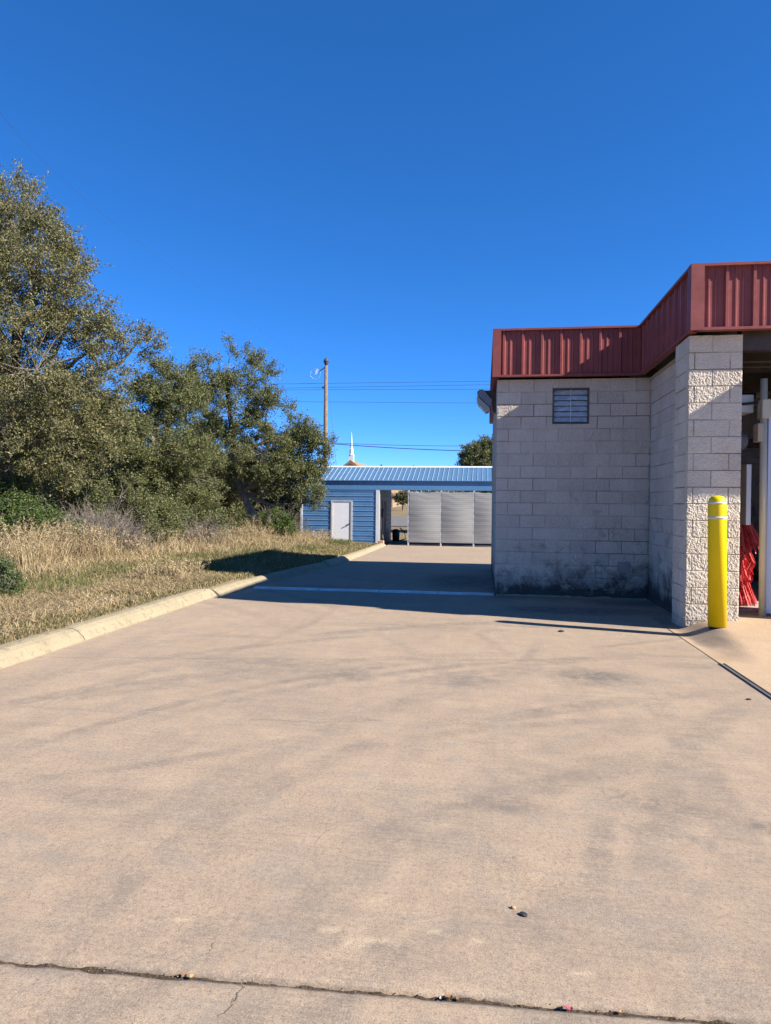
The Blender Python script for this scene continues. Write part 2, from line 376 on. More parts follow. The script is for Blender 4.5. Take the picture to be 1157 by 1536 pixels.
chip = lambda a, k: .006+.016*np.clip(vnoise(a*14, k, 0)-.45, 0, 1)+.004*vnoise(a*60, k, 1)
acol = np.concatenate([np.linspace(0, 1, 260)])
brow = np.concatenate([np.linspace(0, .15, 6), np.linspace(.17, 9.4, 260)[1:], np.linspace(9.5, 30.5, 90)])
def slab(rows_b, far_side=True):
    U, W = np.meshgrid(acol, rows_b, indexing='ij')
    if far_side:
        bw = jointline(-1.2)+W; b0 = np.minimum(bw, 30)
        a = foot(b0)-.01 + U*(2.058-foot(b0)+.01)
        b = jointline(a)+W; b = np.where(W < .001, jointline(a)+chip(a, 0), b)
        b = np.where(b0 > 5, b0, b)
    else:
        a = -4.41+U*6.468; b = jointline(a)-W; b = np.where(W < .001, jointline(a)-chip(a, 7), b)
    z = zg(b)+.004*(vnoise(a*1.5, b*1.5, 2)-.5)
    # shallow swale where the steel drain crosses
    z = z - .0*b
    drop = np.where(W < .001, -.008, 0)*(.5+vnoise(a*20, b, 5))
    z = z+drop
    st_ = stain(a, b)
    # dark dirt line along the joint lips
    st_ = np.maximum(st_, .55*(1-sstep(W, .0, .03+.03*vnoise(a*7, 0, 9)))*(vnoise(a*5, 2, 4) > .35))
    V = np.stack([a, b, z], -1)
    low = V[:, :1].copy(); low[..., 2] -= .06          # vertical lip into the joint
    V = np.concatenate([low, V], 1); st_ = np.concatenate([st_[:, :1], st_], 1)
    return V.reshape(-1, 3), gridfaces(V.shape[0], V.shape[1]), {'stain': st_.ravel(), 'scuff': scuff(V[..., 0], V[..., 1]).ravel()}
V, F, S_ = slab(brow); tag(npmesh('driveway', V, F, M['drive'], smooth=True, attrs=S_), 'tan concrete driveway with grey tyre scuffs', kind='structure')
V, F, S_ = slab(np.concatenate([np.linspace(0, .15, 6), np.linspace(.2, 3, 60), np.linspace(3.5, 50, 60)]), False)
tag(npmesh('driveway', V, F, M['drive'], smooth=True, attrs=S_), 'nearest slab of the tan concrete driveway', kind='structure')
# soil in the wide joint
ja = np.linspace(-4.4, 2.05, 500); V = []
for k, o in enumerate((-.03, -.012, 0, .012, .03)):
    V.append(np.stack([ja, jointline(ja)+o, -.016+.010*(vnoise(ja*40, o*90, 3)-.5)+.004*vnoise(ja*9, o, 6)], -1))
V = np.stack(V, 1); tag(npmesh('joint_filler', V.reshape(-1, 3), gridfaces(500, 5), M['soil'], smooth=True), 'dark soil filling the expansion joint of the driveway', kind='structure')
# cracks and saw cuts as thin ribbons of dirt lying in the surface
def ribbon(name, pts, w, label, seed=0, jag=.02, dz=.0035, mat='crack', step=.03):
    P = []
    for (x0, y0), (x1, y1) in zip(pts, pts[1:]):
        L = math.hypot(x1-x0, y1-y0); k = max(2, int(L/step))
        for i in range(k): P.append((x0+(x1-x0)*i/k, y0+(y1-y0)*i/k))
    P.append(pts[-1]); P = np.array(P); r = np.random.default_rng(seed)
    j = np.cumsum(r.normal(0, jag*.3, P.shape), 0); j -= np.linspace(0, 1, len(P))[:, None]*j[-1]; P = P+j+r.normal(0, jag*.12, P.shape)
    T = np.gradient(P, axis=0); T /= np.linalg.norm(T, axis=1)[:, None]+1e-9; N = np.stack([-T[:, 1], T[:, 0]], 1)
    ww = (w*(.35+.9*r.random(len(P))))[:, None]; ww[0] *= .1; ww[-1] *= .1
    L_, R_ = P+N*ww/2, P-N*ww/2
    zf = lambda q: zg(q[:, 1])+dz
    V = np.stack([np.column_stack([L_, zf(L_)]), np.column_stack([R_, zf(R_)])], 1)
    return tag(npmesh(name, V.reshape(-1, 3), gridfaces(len(P), 2), M[mat]), label, kind='structure')
ribbon('control_joint', [(-4.40, -5.55), (-1.3, -5.05), (1.98, -4.444)], .0045, 'thin saw cut running across the driveway', 1, .004)
ribbon('driveway_crack', [(-1.78, -6.98), (-1.4, -6.93), (-.86, -6.87)], .0032, 'hairline crack left of centre in the driveway', 2, .03)
ribbon('driveway_crack', [(-.49, -6.86), (-.18, -6.8)], .003, 'short hairline crack near the middle of the driveway', 3, .03)
ribbon('driveway_crack', [(-.886, -8.73), (-.90, -8.55), (-.74, -8.29)], .0016, 'small forked hairline crack', 4, .03)
ribbon('driveway_crack', [(-.93, -9.62), (-.94, -9.47)], .0028, 'crack in the nearest slab', 5, .03, step=.01)
ribbon('driveway_crack', [(-1.07, -9.38), (-1.08, -9.3)], .002, 'tiny crack above the wide joint', 6, .02, step=.01)
ribbon('driveway_crack', [(.55, -9.2), (.58, -9.0), (.72, -8.8)], .0006, 'faint crack at the right', 8, .04)
ribbon('driveway_crack', [(-3.7, -5.0), (-2.6, -3.4)], .004, 'faint long crack at the left', 9, .05)

# apron: ramps up to a low kerbed island under the canopy
ax = np.concatenate([np.linspace(2.062, 3.0, 60), np.linspace(3.05, 14, 50)])
by = np.concatenate([np.linspace(-1.85, -5.8, 150), np.linspace(-6, -45, 50)])
Aq, Bq = np.meshgrid(ax, by, indexing='ij')
edge = 2.10+.16*sstep(-Bq, 2.6, 2.0)+.26*sstep(Bq, -2.9, -2.1)
up = sstep(Aq-edge, 0, .42)*sstep(-Bq, 4.7, 3.25)*(1-.25*sstep(Bq, -2.5, -1.9)*(1-sstep(Aq, 2.3, 2.8)))
Zq = .002+.128*up+.004*(vnoise(Aq*2, Bq*2, 1)-.5)
sA = .6*(1-sstep(np.hypot((Aq-2.28)/.28, (Bq+3.6)/.9), .3, 1.2))*sstep(vnoise(Aq*14+Bq*3, Bq*3, 0), .2, .8); sA = np.maximum(sA, .8*sstep(Bq, -2.9, -2.3)*(1-sstep(Aq, 2.2, 2.4)))
ap = npmesh('apron', np.stack([Aq, Bq, Zq], -1).reshape(-1, 3), gridfaces(len(ax), len(by)), M['apron'], smooth=True, attrs={'stain': sA}); tag(ap, 'raised warm concrete apron in front of the wash bay', kind='structure')
bm = B(2.046, 2.062, -6.9, -2.75, -.05, .004)
tag(obj('apron_joint', bm, M['crack']), 'dark joint between driveway and apron', kind='structure')
bm = bmesh.new(); box(bm, 2.040, 2.056, -9, -4.60, -.03, .012, bev=.003); box(bm, 2.082, 2.094, -9, -4.60, -.03, .012, bev=.003); box(bm, 2.0565, 2.0815, -9, -4.62, -.03, .006)
o = obj('slot_drain', bm, M['drainsteel'], origin=(2.07, -6, 0)); tag(o, 'narrow steel channel let into the concrete along the apron edge', 'drain')
# floor right of the driveway and behind the building
def flat(name, x0, x1, y0, y1, dz, mat, label, nx=20, ny=60):
    a, b = np.meshgrid(np.linspace(x0, x1, nx), np.linspace(y0, y1, ny), indexing='ij')
    return tag(npmesh(name, np.stack([a, b, zg(b)+dz], -1).reshape(-1, 3), gridfaces(nx, ny), M[mat], smooth=True, attrs={'stain': stain(a, b)}), label, kind='structure')
flat('driveway', 2.07, 16, 6.9, 30, .0, 'drive', 'concrete behind the wash building')
flat('driveway', 2.05, 2.47, -1.95, .03, -.001, 'drive', 'shaded concrete in the corner of the block walls', 12, 60)
flat('driveway', 7.38, 16, -1.9, 6.95, -.001, 'drive', 'concrete right of the wash building')
flat('road', -400, 400, 43.5, 62, .05, 'asphalt', 'grey road beyond the blue shed', 30, 20)

# ------------------------------------------------------------------ kerb
def kerb(b0, b1, label, dz=0, wid=.29, hh=.14, off=0, nseg=None):
    bs = np.linspace(b0, b1, nseg or max(8, int((b1-b0)/.12)))
    prof = [(0, -.05), (0, .012), (-.03, .05), (-.085, .105), (-.14, .134), (-.19, .142), (-wid+.03, .140), (-wid, .118), (-wid-.004, -.05)]
    V = []; n_ = len(prof)
    for i, b in enumerate(bs):
        e = min(i, len(bs)-1-i); k = 1 if e > 0 else .93
        for j, (x, z) in enumerate(prof):
            jit = .006*(vnoise(b*4, j*1.3, dz+3)-.5)+.004*(vnoise(b*17, j, 1)-.5)
            V.append((foot(b)+off+x*(1 if k == 1 else .97)+jit, b, zg(b)+dz+(z*hh/.142 if z > 0 else z)*k+jit))
    V = np.array(V, float); F = gridfaces(len(bs), n_)
    o = npmesh('kerb', V, [F, np.array([list(range(n_))[::-1], [len(V)-n_+i for i in range(n_)]])], M['kerb'], smooth=False)
    return tag(o, label, kind='structure')
for i, (b0, b1) in enumerate([(-30, -13), (-12.985, -9.0), (-8.985, -4.75), (-4.735, -1.22)]):
    kerb(b0, b1, 'pale rolled concrete kerb beside the verge', off=.0)
kerb(-1.17, 5.38, 'shaded length of kerb behind the near one', -.012, .26, .135)
kerb(5.45, 9.6, 'kerb length past the cracked joint', .01, .26, .13)
kerb(9.62, 19.2, 'sunlit kerb leading up to the blue shed', 0, .26, .13)

# steel drain cover crossing the driveway
bm = bmesh.new(); seg = [(-4.15, -3.0), (-2.99, -1.95), (-1.94, -.95), (-.94, -.02)]
t = thing('trench_drain', (-2, .05, 0), 'long galvanised drain cover crossing the shaded driveway at the wall corner', 'drain')
for k, (x0, x1) in enumerate(seg):
    xs = np.linspace(x0, x1, 14); ys = np.linspace(-.10, .16, 6); a, b = np.meshgrid(xs, ys, indexing='ij')
    sk = -.118*(a+.0)*0; bb_ = b-.0+(a)*.0
    z = .012+.018*np.cos((b-.03)/.13*math.pi/2)+.006*(vnoise(a*3, b*3, k)-.5)
    z[:, 0] = .002; z[:, -1] = .001
    npmesh('cover_plate', np.stack([a, bb_, z], -1).reshape(-1, 3), gridfaces(14, 6), M['galv'], t, smooth=True)

# ------------------------------------------------------------------ car wash building
bld = thing('car_wash_building', (0, 0, 0), 'car wash building of painted split-face block with a maroon ribbed metal fascia', 'building')
CH = .2032
def blockwall(name, org, ud, width, z0, z1, nd, phase=0, half=.203, amp=.006, res=.022, mat='block', gz=.0, hole=None, thick=.19, seedo=0, sub=None, groove=.010):
    """org at s=0; ud direction of s; nd outward normal; a slab with split-face blocks and real joint grooves"""
    bw = .4064
    zs = set(np.round(np.arange(z0, z1, res), 4)) | {z0, z1}; cz = []
    k = 0
    zj = z1
    while zj > z0: zj -= CH; cz.append(zj)
    for q in cz:
        for d in (-.009, -.004, .004, .009):
            if z0 < q+d < z1: zs.add(round(q+d, 4))
    ss = set(np.round(np.arange(0, width, res), 4)) | {0, width}; j0 = []; j1 = []
    x = phase-bw
    while x < width:
        if x > .02: j0.append(x)
        if x+bw/2 > .02: j1.append(x+bw/2)
        x += bw
    for q in j0+j1:
        for d in (-.009, -.004, .004, .009):
            if 0 < q+d < width: ss.add(round(q+d, 4))
    if hole:
        for q in hole[:2]: ss.add(q)
        for q in hole[2:]: zs.add(q)
    zs = np.array(sorted(zs)); ss = np.array(sorted(ss))
    S, Z = np.meshgrid(ss, zs, indexing='ij')
    course = np.floor((z1-Z)/CH+1e-6).astype(int)
    dz = np.min(np.abs(Z[..., None]-np.array(cz)), -1)
    def dj(js): return np.min(np.abs(S[..., None]-np.array(js or [99.])), -1)
    dv = np.where(course % 2 == 0, dj(j0), dj(j1))
    J = np.maximum(1-sstep(dz, .002, .0065), (1-sstep(dv, .002, .0065)))
    blk = np.floor((S-phase+np.where(course % 2 == 0, 0, bw/2))/bw+50)
    per = vnoise(blk*7.3, course*5.1, seedo)
    n1 = vnoise(S*30+blk*9, Z*30+course*5, seedo)-.5; n2 = vnoise(S*95, Z*82, seedo+3)-.5; n3 = vnoise(S*11+blk*3, Z*11, seedo+9)-.5
    D = amp*(n1*.9+n2*2.6+n3*1.1+.5*(per-.5))*(1-J) - groove*J
    for e in (S, width-S):
        D = D - amp*1.0*(1-sstep(e, 0, .012))
    P = np.array(org)[None, None, :]+S[..., None]*np.array(ud)[None, None, :]+D[..., None]*np.array(nd)[None, None, :]
    P = P+np.array([0, 0, 1.])[None, None, :]*Z[..., None]
    F = gridfaces(len(ss), len(zs))
    if hole:
        cS = S.ravel()[F].mean(1); cZ = Z.ravel()[F].mean(1)
        F = F[~((cS > hole[0]) & (cS < hole[1]) & (cZ > hole[2]) & (cZ < hole[3]))]
    V = P.reshape(-1, 3); Jr = (J*(.12+1.0*sstep(vnoise(S*1.7, Z*2.3, 4)+.25*(S/max(width, .1)-.5), .3, .75))).ravel(); Tn = (vnoise(blk*3.3, course*2.7, seedo+5)).ravel()
    nv = len(V)
    # back face and rim, so that the wall has thickness
    if hole is None:
        ring = [(0, z0), (width, z0), (width, z1), (0, z1)]
        ex = np.array([np.array(org)+s*np.array(ud)-thick*np.array(nd)+np.array([0, 0, z]) for s, z in ring]+[np.array(org)+s*np.array(ud)-.012*np.array(nd)+np.array([0, 0, z]) for s, z in ring])
        V = np.concatenate([V, ex]); Jr = np.concatenate([Jr, np.zeros(8)]); Tn = np.concatenate([Tn, np.full(8, .5)])
        q = np.array([[0, 3, 2, 1], [0, 1, 5, 4], [1, 2, 6, 5], [2, 3, 7, 6], [3, 0, 4, 7]])+nv; F = [F, q]
    return npmesh(name, V, F, M[mat], parent=sub or bld, smooth=False, attrs={'joint': Jr, 'tone': Tn})
WT = 3.575
# hole for the window: x .893..1.483, z 2.83..3.43
blockwall('front_wall', (0, 0, 0), (1, 0, 0), 2.438, .0, WT, (0, -1, 0), phase=.19, amp=.0035, res=.026, hole=(.894, 1.482, 2.84, 3.43), seedo=1)
blockwall('side_wall', (2.438, 0, 0), (0, -1, 0), 2.17, .0, WT-.02, (-1, 0, 0), phase=.3, amp=.003, res=.035, seedo=2, thick=.2)
blockwall('left_wall', (0, 6.0, 0), (0, -1, 0), 5.985, -.2, WT, (-1, 0, 0), phase=.1, amp=.003, res=.06, seedo=3)
bm = B(0.195, 14, 5.8, 6.0, -.2, WT); bm.faces.ensure_lookup_table()
# rear wall only behind the equipment room; the bays are open through
bm.free(); bm = B(0.0, 2.438, 6.0, 6.19, -.2, WT); obj('rear_wall', bm, M['block'], bld)
bm = B(2.45, 2.64, .002, 6.19, -.1, WT); obj('bay_wall', bm, M['block'], bld)
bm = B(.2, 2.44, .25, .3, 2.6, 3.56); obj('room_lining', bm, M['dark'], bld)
# pillar: front, left side and a core
pil = thing('pillar', (0, 0, 0), None, None); pil.parent = bld
PF = -2.77
blockwall('front_face', (2.24, PF, 0), (1, 0, 0), .61, .05, WT-.005, (0, -1, 0), phase=.268, amp=.0034, res=.0085, mat='block2', seedo=5, sub=pil, thick=.1)
blockwall('side_face', (2.24, -2.165, 0), (0, -1, 0), .588, .0, WT-.005, (-1, 0, 0), phase=.19, amp=.004, res=.02, mat='block2', seedo=6, sub=pil, thick=.1)
obj('core', B(2.30, 2.842, -2.70, -2.17, 0, WT-.01), M['block2'], pil)
for nm, (x0, x1, y0, y1) in {'front_pillar': (4.75, 5.2, -2.9, -2.3), 'far_pillar': (7.15, 7.55, -2.85, -2.45)}.items():
    obj(nm, B(x0, x1, y0, y1, 0, WT), M['block2'], bld)
obj('bay_wall', B(4.9, 5.1, -1.0, 6.19, -.1, WT), M['block'], bld)
obj('bay_wall', B(7.25, 7.45, -1.6, 6.19, -.1, WT), M['block'], bld)
FB, FT = 3.605, 4.377
# ribbed fascia panels
def fascia(p0, p1, nd, name='fascia_panel', zb=FB+.012, zt=FT-.03, first=.09, pitch=.3048):
    p0, p1 = np.array(p0, float), np.array(p1, float); L = np.linalg.norm(p1-p0); ud = (p1-p0)/L; nd = np.array(nd, float)
    s = [0]; d = [0]
    x = first
    h, hm = .036, .009
    while x < L-.02:
        for ds, dd in ((-.030, 0), (-.016, h), (.016, h), (.030, 0), (.090, 0), (.098, hm), (.114, hm), (.122, 0), (.172, 0), (.180, hm), (.196, hm), (.204, 0)):
            q = x+ds
            if s[-1] < q < L-.004: s.append(q); d.append(dd)
        x += pitch
    s.append(L); d.append(0)
    bm = bmesh.new(); poly = [tuple((p0+ud*a)[:2]+nd[:2]*b) for a, b in zip(s, d)] + [tuple(p1[:2]-nd[:2]*.04), tuple(p0[:2]-nd[:2]*.04)]
    prism(bm, poly, 'z', zb, zt); o = obj(name, bm, M['red'], bld)
    # lips at top and bottom
    for zz0, zz1, dep, nm in ((FT-.032, FT, .062, 'cap_trim'), (FB-.01, FB+.022, .046, 'drip_trim')):
        a, b = p0-ud*.0, p1
        q = [a+nd*dep, b+nd*dep, b-nd*.05, a-nd*.05]
        bm = prism(bmesh.new(), [tuple(v[:2]) for v in q], 'z', zz0, zz1); obj(nm, bm, M['redtrim'], o)
    return o
C1, C2, CF2 = -2.90, -3.47, 4.95
fascia((-.022, -.125), (2.262, -.125), (0, -1), first=.115)
fascia((2.262, -.1255), (2.262, C1), (-1, 0), first=.16)
fascia((2.262, C1), (CF2, C1), (0, -1), first=.045)
fascia((CF2, C1), (CF2, C2), (-1, 0), first=.15)
fascia((CF2, C2), (7.6, C2), (0, -1), first=.2)
fascia((7.6, C2), (7.6, 6.2), (1, 0), first=.2)
fascia((7.6, 6.2), (-.022, 6.2), (0, 1), first=.2)
fascia((-.022, 6.2), (-.022, -.125), (-1, 0), first=.2)
def corner(x, y, sx, sy, w=.07):
    bm = bmesh.new(); q = [(x-.03*sx*0+sx*.064, y+sy*.064), (x-sx*w, y+sy*.064), (x-sx*w, y+sy*.03), (x+sx*.03, y+sy*.03), (x+sx*.03, y-sy*w), (x+sx*.064, y-sy*w)]
    prism(bm, q, 'z', FB-.012, FT+.002); obj('corner_trim', bm, M['redtrim'], bld)
corner(-.022, -.125, -1, -1); corner(2.262, C1, -1, -1, .085); corner(CF2, C2, -1, -1); corner(7.6, C2, 1, -1); corner(7.6, 6.2, 1, 1); corner(-.022, 6.2, -1, 1)
# roof, soffits
obj('roof', prism(bmesh.new(), [(0.02, -.09), (2.30, -.09), (2.30, C1+.05), (CF2+.05, C1+.05), (CF2+.05, C2+.05), (7.55, C2+.05), (7.55, 6.15), (0.02, 6.15)], 'z', 4.22, 4.26), M['soffit'], bld)
sp = [(0.01, -.075), (2.35, -.075), (2.35, C1+.04), (CF2+.04, C1+.04), (CF2+.04, C2+.04), (7.56, C2+.04), (7.56, 6.16), (0.01, 6.16)]
obj('soffit', prism(bmesh.new(), sp, 'z', 3.70, 3.72), M['soffit'], bld)
obj('gable_wood', B(2.10, 2.44, -.075, -.02, WT-.002, 3.68), M['dark'], bld)
bm = bmesh.new(); 
bm.free()
for y in (-2.62, -1.2, .6, 2.4, 4.2): obj('ceiling_beam', B(2.86, 4.88, y-.07, y+.07, 3.40 if y < -2 else 3.42, 3.695), M['beam'], bld)
for y, z in ((-1.9, 3.42), (-1.65, 3.40), (-.2, 3.1)): obj('ceiling_pipe', tube(bmesh.new(), [(2.65, y, z), (4.89, y, z)], .014, 8), M['soffit'], bld)
# wood/steel nailer along the top of the side wall, light strip seen under the soffit
obj('wall_cap', B(2.40, 2.437, -2.16, -.02, WT-.045, WT-.018), M['beige'], bld)
# jalousie window
win = thing('louvre_window', (1.188, 0, 2.84), None, None); win.parent = bld; tag(win, 'louvred window of hazy bluish glass slats')
x0, x1, z0, z1 = .897, 1.479, 2.843, 3.427
bm = bmesh.new(); box(bm, x0, x0+.022, -.004, .16, z0, z1); box(bm, x1-.022, x1, -.004, .16, z0, z1); box(bm, x0+.0221, x1-.0221, .0, .16, z1-.022, z1); box(bm, x0+.0221, x1-.0221, -.012, .16, z0, z0+.02)
obj('frame', bm, M['soffit'], win)
bm = bmesh.new(); ns = 6
for i in range(ns):
    zz = z0+.03+(z1-z0-.05)*(i+.5)/ns
    bm2 = bmesh.new(); box(bm2, x0+.024, x1-.024, -.003, .003, -.043, .043); bmesh.ops.transform(bm2, matrix=Matrix.Translation((0, .055, zz)) @ Matrix.Rotation(R(-24), 4, 'X'), verts=bm2.verts)
    me = bpy.data.meshes.new('tmp'); bm2.to_mesh(me); bm2.free(); bm.from_mesh(me); bpy.data.meshes.remove(me)
obj('glass_slats', bm, M['glass'], win)
obj('centre_bar', B((x0+x1)/2-.006, (x0+x1)/2+.006, .018, .024, z0+.02, z1-.02), M['galv'], win)
obj('backing', B(x0, x1, .17, .19, z0-.01, z1+.01), plain('window_backing', (.06, .08, .10), .4, .4), win)
# small square cover plate low on the wall
cp = obj('cover_plate', B(1.955, 2.145, -.022, -.002, .42, .60, bev=.004), plain('painted_cover', (.33, .30, .28), .7, .2), bld); tag(cp, 'small square access cover low on the wall')
# foot of the wall: rough mortar smear
xs = np.linspace(.01, 2.42, 160); V = []
for x in xs: q = .012+.016*vnoise(x*14, 0, 2); h_ = .010+.022*vnoise(x*11, 3, 2); V += [(x, -.004, h_), (x, -.004-q*.5, h_*.9), (x, -.004-q, .0), (x, -.004-q, -.02)]
npmesh('mortar_smear', np.array(V), gridfaces(160, 4), M['kerb'], bld)
# drain pipe at rear of the left wall
# bay floor
bm = B(2.645, 7.4, -2.40, 6.2, -.2, .118); obj('bay_floor', bm, M['bayfloor'], bld)
bm = B(2.87, 7.4, -2.44, -2.402, -.1, .112); obj('bay_threshold', bm, M['galv'], bld)

# wall pack light on the left wall
t = thing('wall_light', (0, 1.2, 3.4), 'grey angular floodlight on a bronze bracket near the top of the left wall corner', 'wall light')
pr = [(-.346, 3.555), (-.300, 3.592), (-.235, 3.592), (-.075, 3.40), (-.085, 3.345), (-.11, 3.285), (-.335, 3.49)]
obj('housing', prism(bmesh.new(), pr, 'y', 1.02, 1.38), M['greyhouse'], t)
obj('lens', prism(bmesh.new(), [(-.343, 3.478), (-.118, 3.272), (-.125, 3.215), (-.185, 3.19), (-.335, 3.34), (-.352, 3.42)], 'y', 1.05, 1.35), M['lens'], t)
obj('bracket', prism(bmesh.new(), [(-.232, 3.588), (-.004, 3.588), (-.004, 3.18), (-.06, 3.19), (-.07, 3.39)], 'y', 1.10, 1.30), M['brown'], t)

# ------------------------------------------------------------------ bollard
t = thing('bollard', (2.469, -3.209, .12), 'tall yellow bollard with two white reflective bands standing on the apron', 'bollard')
ln = (-.014, .0); z0 = .12
prof = [(.1, .118), (.1, 1.50), (.098, 1.55), (.088, 1.59), (.068, 1.615), (.040, 1.628), (.012, 1.632)]
bm = lathe(bmesh.new(), [(.092, .105), (.094, .150)], 2.469, -3.209, 32, ln, z0); obj('pipe', bm, M['blackbox'], t, smooth=True)
prof[0] = (.1, .135); bm = lathe(bmesh.new(), prof, 2.469, -3.209, 48, ln, z0); obj('sleeve', bm, M['yellow'], t, smooth=True)
for za, zb_ in ((1.535, 1.558), (1.366, 1.392)):
    rr = .1022 if za < 1.5 else .1012
    bm = lathe(bmesh.new(), [(rr, za), (rr-(.003 if za > 1.5 else 0), zb_)], 2.469, -3.209, 48, ln, z0); obj('reflective_band', bm, M['band'], t, smooth=True)

# ------------------------------------------------------------------ wash equipment in the bay
t = thing('wash_frame', (3.3, -2.2, .12), 'cream steel upright and crossbar of the car wash machine at the right edge', 'machine frame')
bm = tube(bmesh.new(), [(3.295, -2.30, .12), (3.27, -2.30, 3.12)], .042, 16); obj('upright', bm, M['cream'], t, smooth=True)
obj('side_plate', B(3.34, 3.62, -2.28, -2.25, .16, 2.75, bev=.006), M['panelgrey'], t)
obj('foot_plate', B(3.18, 3.6, -2.40, -2.15, .118, .13), M['galv'], t)
obj('motor_box', B(3.02, 3.21, -2.15, -1.80, 2.72, 2.95, bev=.01), M['steelpost'], t)
bm = tube(bmesh.new(), [(2.66, -2.05, 2.80), (3.62, -2.32, 2.86)], .016, 8); obj('arm', bm, M['dark'], t)
obj('clamp', B(3.235, 3.34, -2.36, -2.19, 2.62, 2.86, bev=.01), M['cream'], t)
obj('junction', B(3.19, 3.26, -2.35, -2.19, 2.33, 2.56, bev=.01), M['beige'], t)
obj('crossbar', B(2.9, 6, 1.2, 1.35, 2.55, 2.7, bev=.01), M['beam'], t)
t = thing('control_cabinet', (3.0, -2.0, 1.28), 'narrow beige cabinet with its sunlit front edge coloured white mounted beside the pillar', 'cabinet')
obj('cabinet_body', B(3.118, 3.166, -2.188, -1.70, 1.282, 2.045, bev=.004), M['beige'], t)
obj('cabinet_sunlit_front', B(3.116, 3.172, -2.215, -2.190, 1.278, 2.05, bev=.004), M['white'], t)  # sun on the front put into its white colour; shaded side left beige
obj('mounting_arm', B(2.66, 3.115, -1.95, -1.90, 1.75, 1.80), M['beige'], t)
obj('riser', B(3.055, 3.105, -2.02, -1.96, 2.05, 2.42, bev=.004), M['beige'], t)
obj('riser_arm', B(2.66, 3.054, -2.01, -1.97, 2.3, 2.34), M['beige'], t)
# motor clutter overhead
t = thing('spray_manifold', (3.2, -1.0, 2.2), 'dark motor, hoses and pipes hung under the bay roof', 'machinery')
bm = tube(bmesh.new(), [(3.05, -1.2, 2.45), (3.45, -1.1, 2.45)], .13, 16); obj('motor', bm, M['greyhouse'], t, smooth=True)
for k in range(5):
    x = 3.0+.1*k; bm = tube(bmesh.new(), [(x, -1.1, 3.4), (x+.05, -1.2, 2.9), (x-.03, -1.0, 2.6), (x+.04, -1.1, 2.2)], .018, 7); obj('hose', bm, M['brush' if k == 2 else 'blackbox'], t, smooth=True)
bm = bmesh.new(); box(bm, 2.95, 3.6, -1.3, -1.24, 2.12, 2.18); box(bm, 3.1, 3.3, -1.3, -1.0, 2.2, 2.42, bev=.02); box(bm, 2.7, 5, -.9, -.8, 2.98, 3.08)
obj('manifold_frame', bm, M['beam'], t)
# spinning brush: hanging strips in tiers
t = thing('spinning_brush', (3.35, -1.1, .12), 'red cloth strip brush hanging in the wash bay behind the pillar', 'brush')
obj('shaft', tube(bmesh.new(), [(3.33, -1.05, .2), (3.33, -1.05, 2.1)], .05, 10), M['dark'], t, smooth=True)
V = []; F = []
def strip(p0, p1, sag, w, seg=5):
    d = np.array(p1)-np.array(p0); side = np.cross(d, rng.normal(size=3)); side /= np.linalg.norm(side)+1e-9
    st_ = len(V)
    for i in range(seg+1):
        q = i/seg; c = np.array(p0)+d*q+np.array([0, 0, -sag*4*q*(1-q)])+rng.normal(0, .004, 3)
        V.append(c+side*w/2); V.append(c-side*w/2)
    for i in range(seg): F.append([st_+2*i, st_+2*i+1, st_+2*i+3, st_+2*i+2])
for tier, (zt, zl, r0, r1, n_) in enumerate([(1.60, .98, .08, .34, 420), (1.28, .74, .08, .30, 380), (1.0, .52, .07, .27, 320), (.80, .40, .06, .22, 240), (.66, .14, .10, .33, 560)]):
    for k in range(n_):
        an = rng.uniform(0, 2*math.pi); ra = r0+rng.uniform(0, .03); rb = r1*rng.uniform(.5, 1.1)
        z_ = zt+rng.normal(0, .04)
        strip((3.33+ra*math.cos(an)-.12*(tier % 2), -1.05+ra*math.sin(an), z_), (3.33+rb*math.cos(an+.2)-.12*(tier % 2), -1.05+rb*math.sin(an+.2), zl+rng.normal(0, .06)), rng.uniform(-.02, .03), rng.uniform(.012, .026))
for k in range(260):
    an = rng.uniform(0, 6.28); strip((3.24+.1*math.cos(an), -1.28+.08*math.sin(an), 1.45+rng.normal(0, .05)), (3.22+.20*math.cos(an), -1.3+.12*math.sin(an), .18+rng.uniform(0, .9)), .02, .018)
for k in range(90):     # loop hanging at the right
    s_ = rng.choice([-1, 1]); x_ = 3.46; p = rng.normal(0, .012, 3)
    strip((x_+p[0], -1.2+p[1], .98), (x_+s_*.11+p[0], -1.2+p[1], .72+p[2]), 0, .015, 3); strip((x_+s_*.11+p[0], -1.2+p[1], .72+p[2]), (x_+p[0]-.02, -1.2, .45), 0, .015, 3)
npmesh('cloth_strips', np.array(V), np.array(F), M['brush'], t)
tag(obj('blue_barrel', lathe(bmesh.new(), [(.30, .12), (.31, .14), (.31, .7), (.325, .72), (.31, .74), (.31, 1.6), (.29, 1.63)], 4.25, 2.6, 28), M['bluetarp'], origin=(4.25, 2.6, .12), smooth=True), 'blue drum standing behind the red brush inside the bay', 'drum')

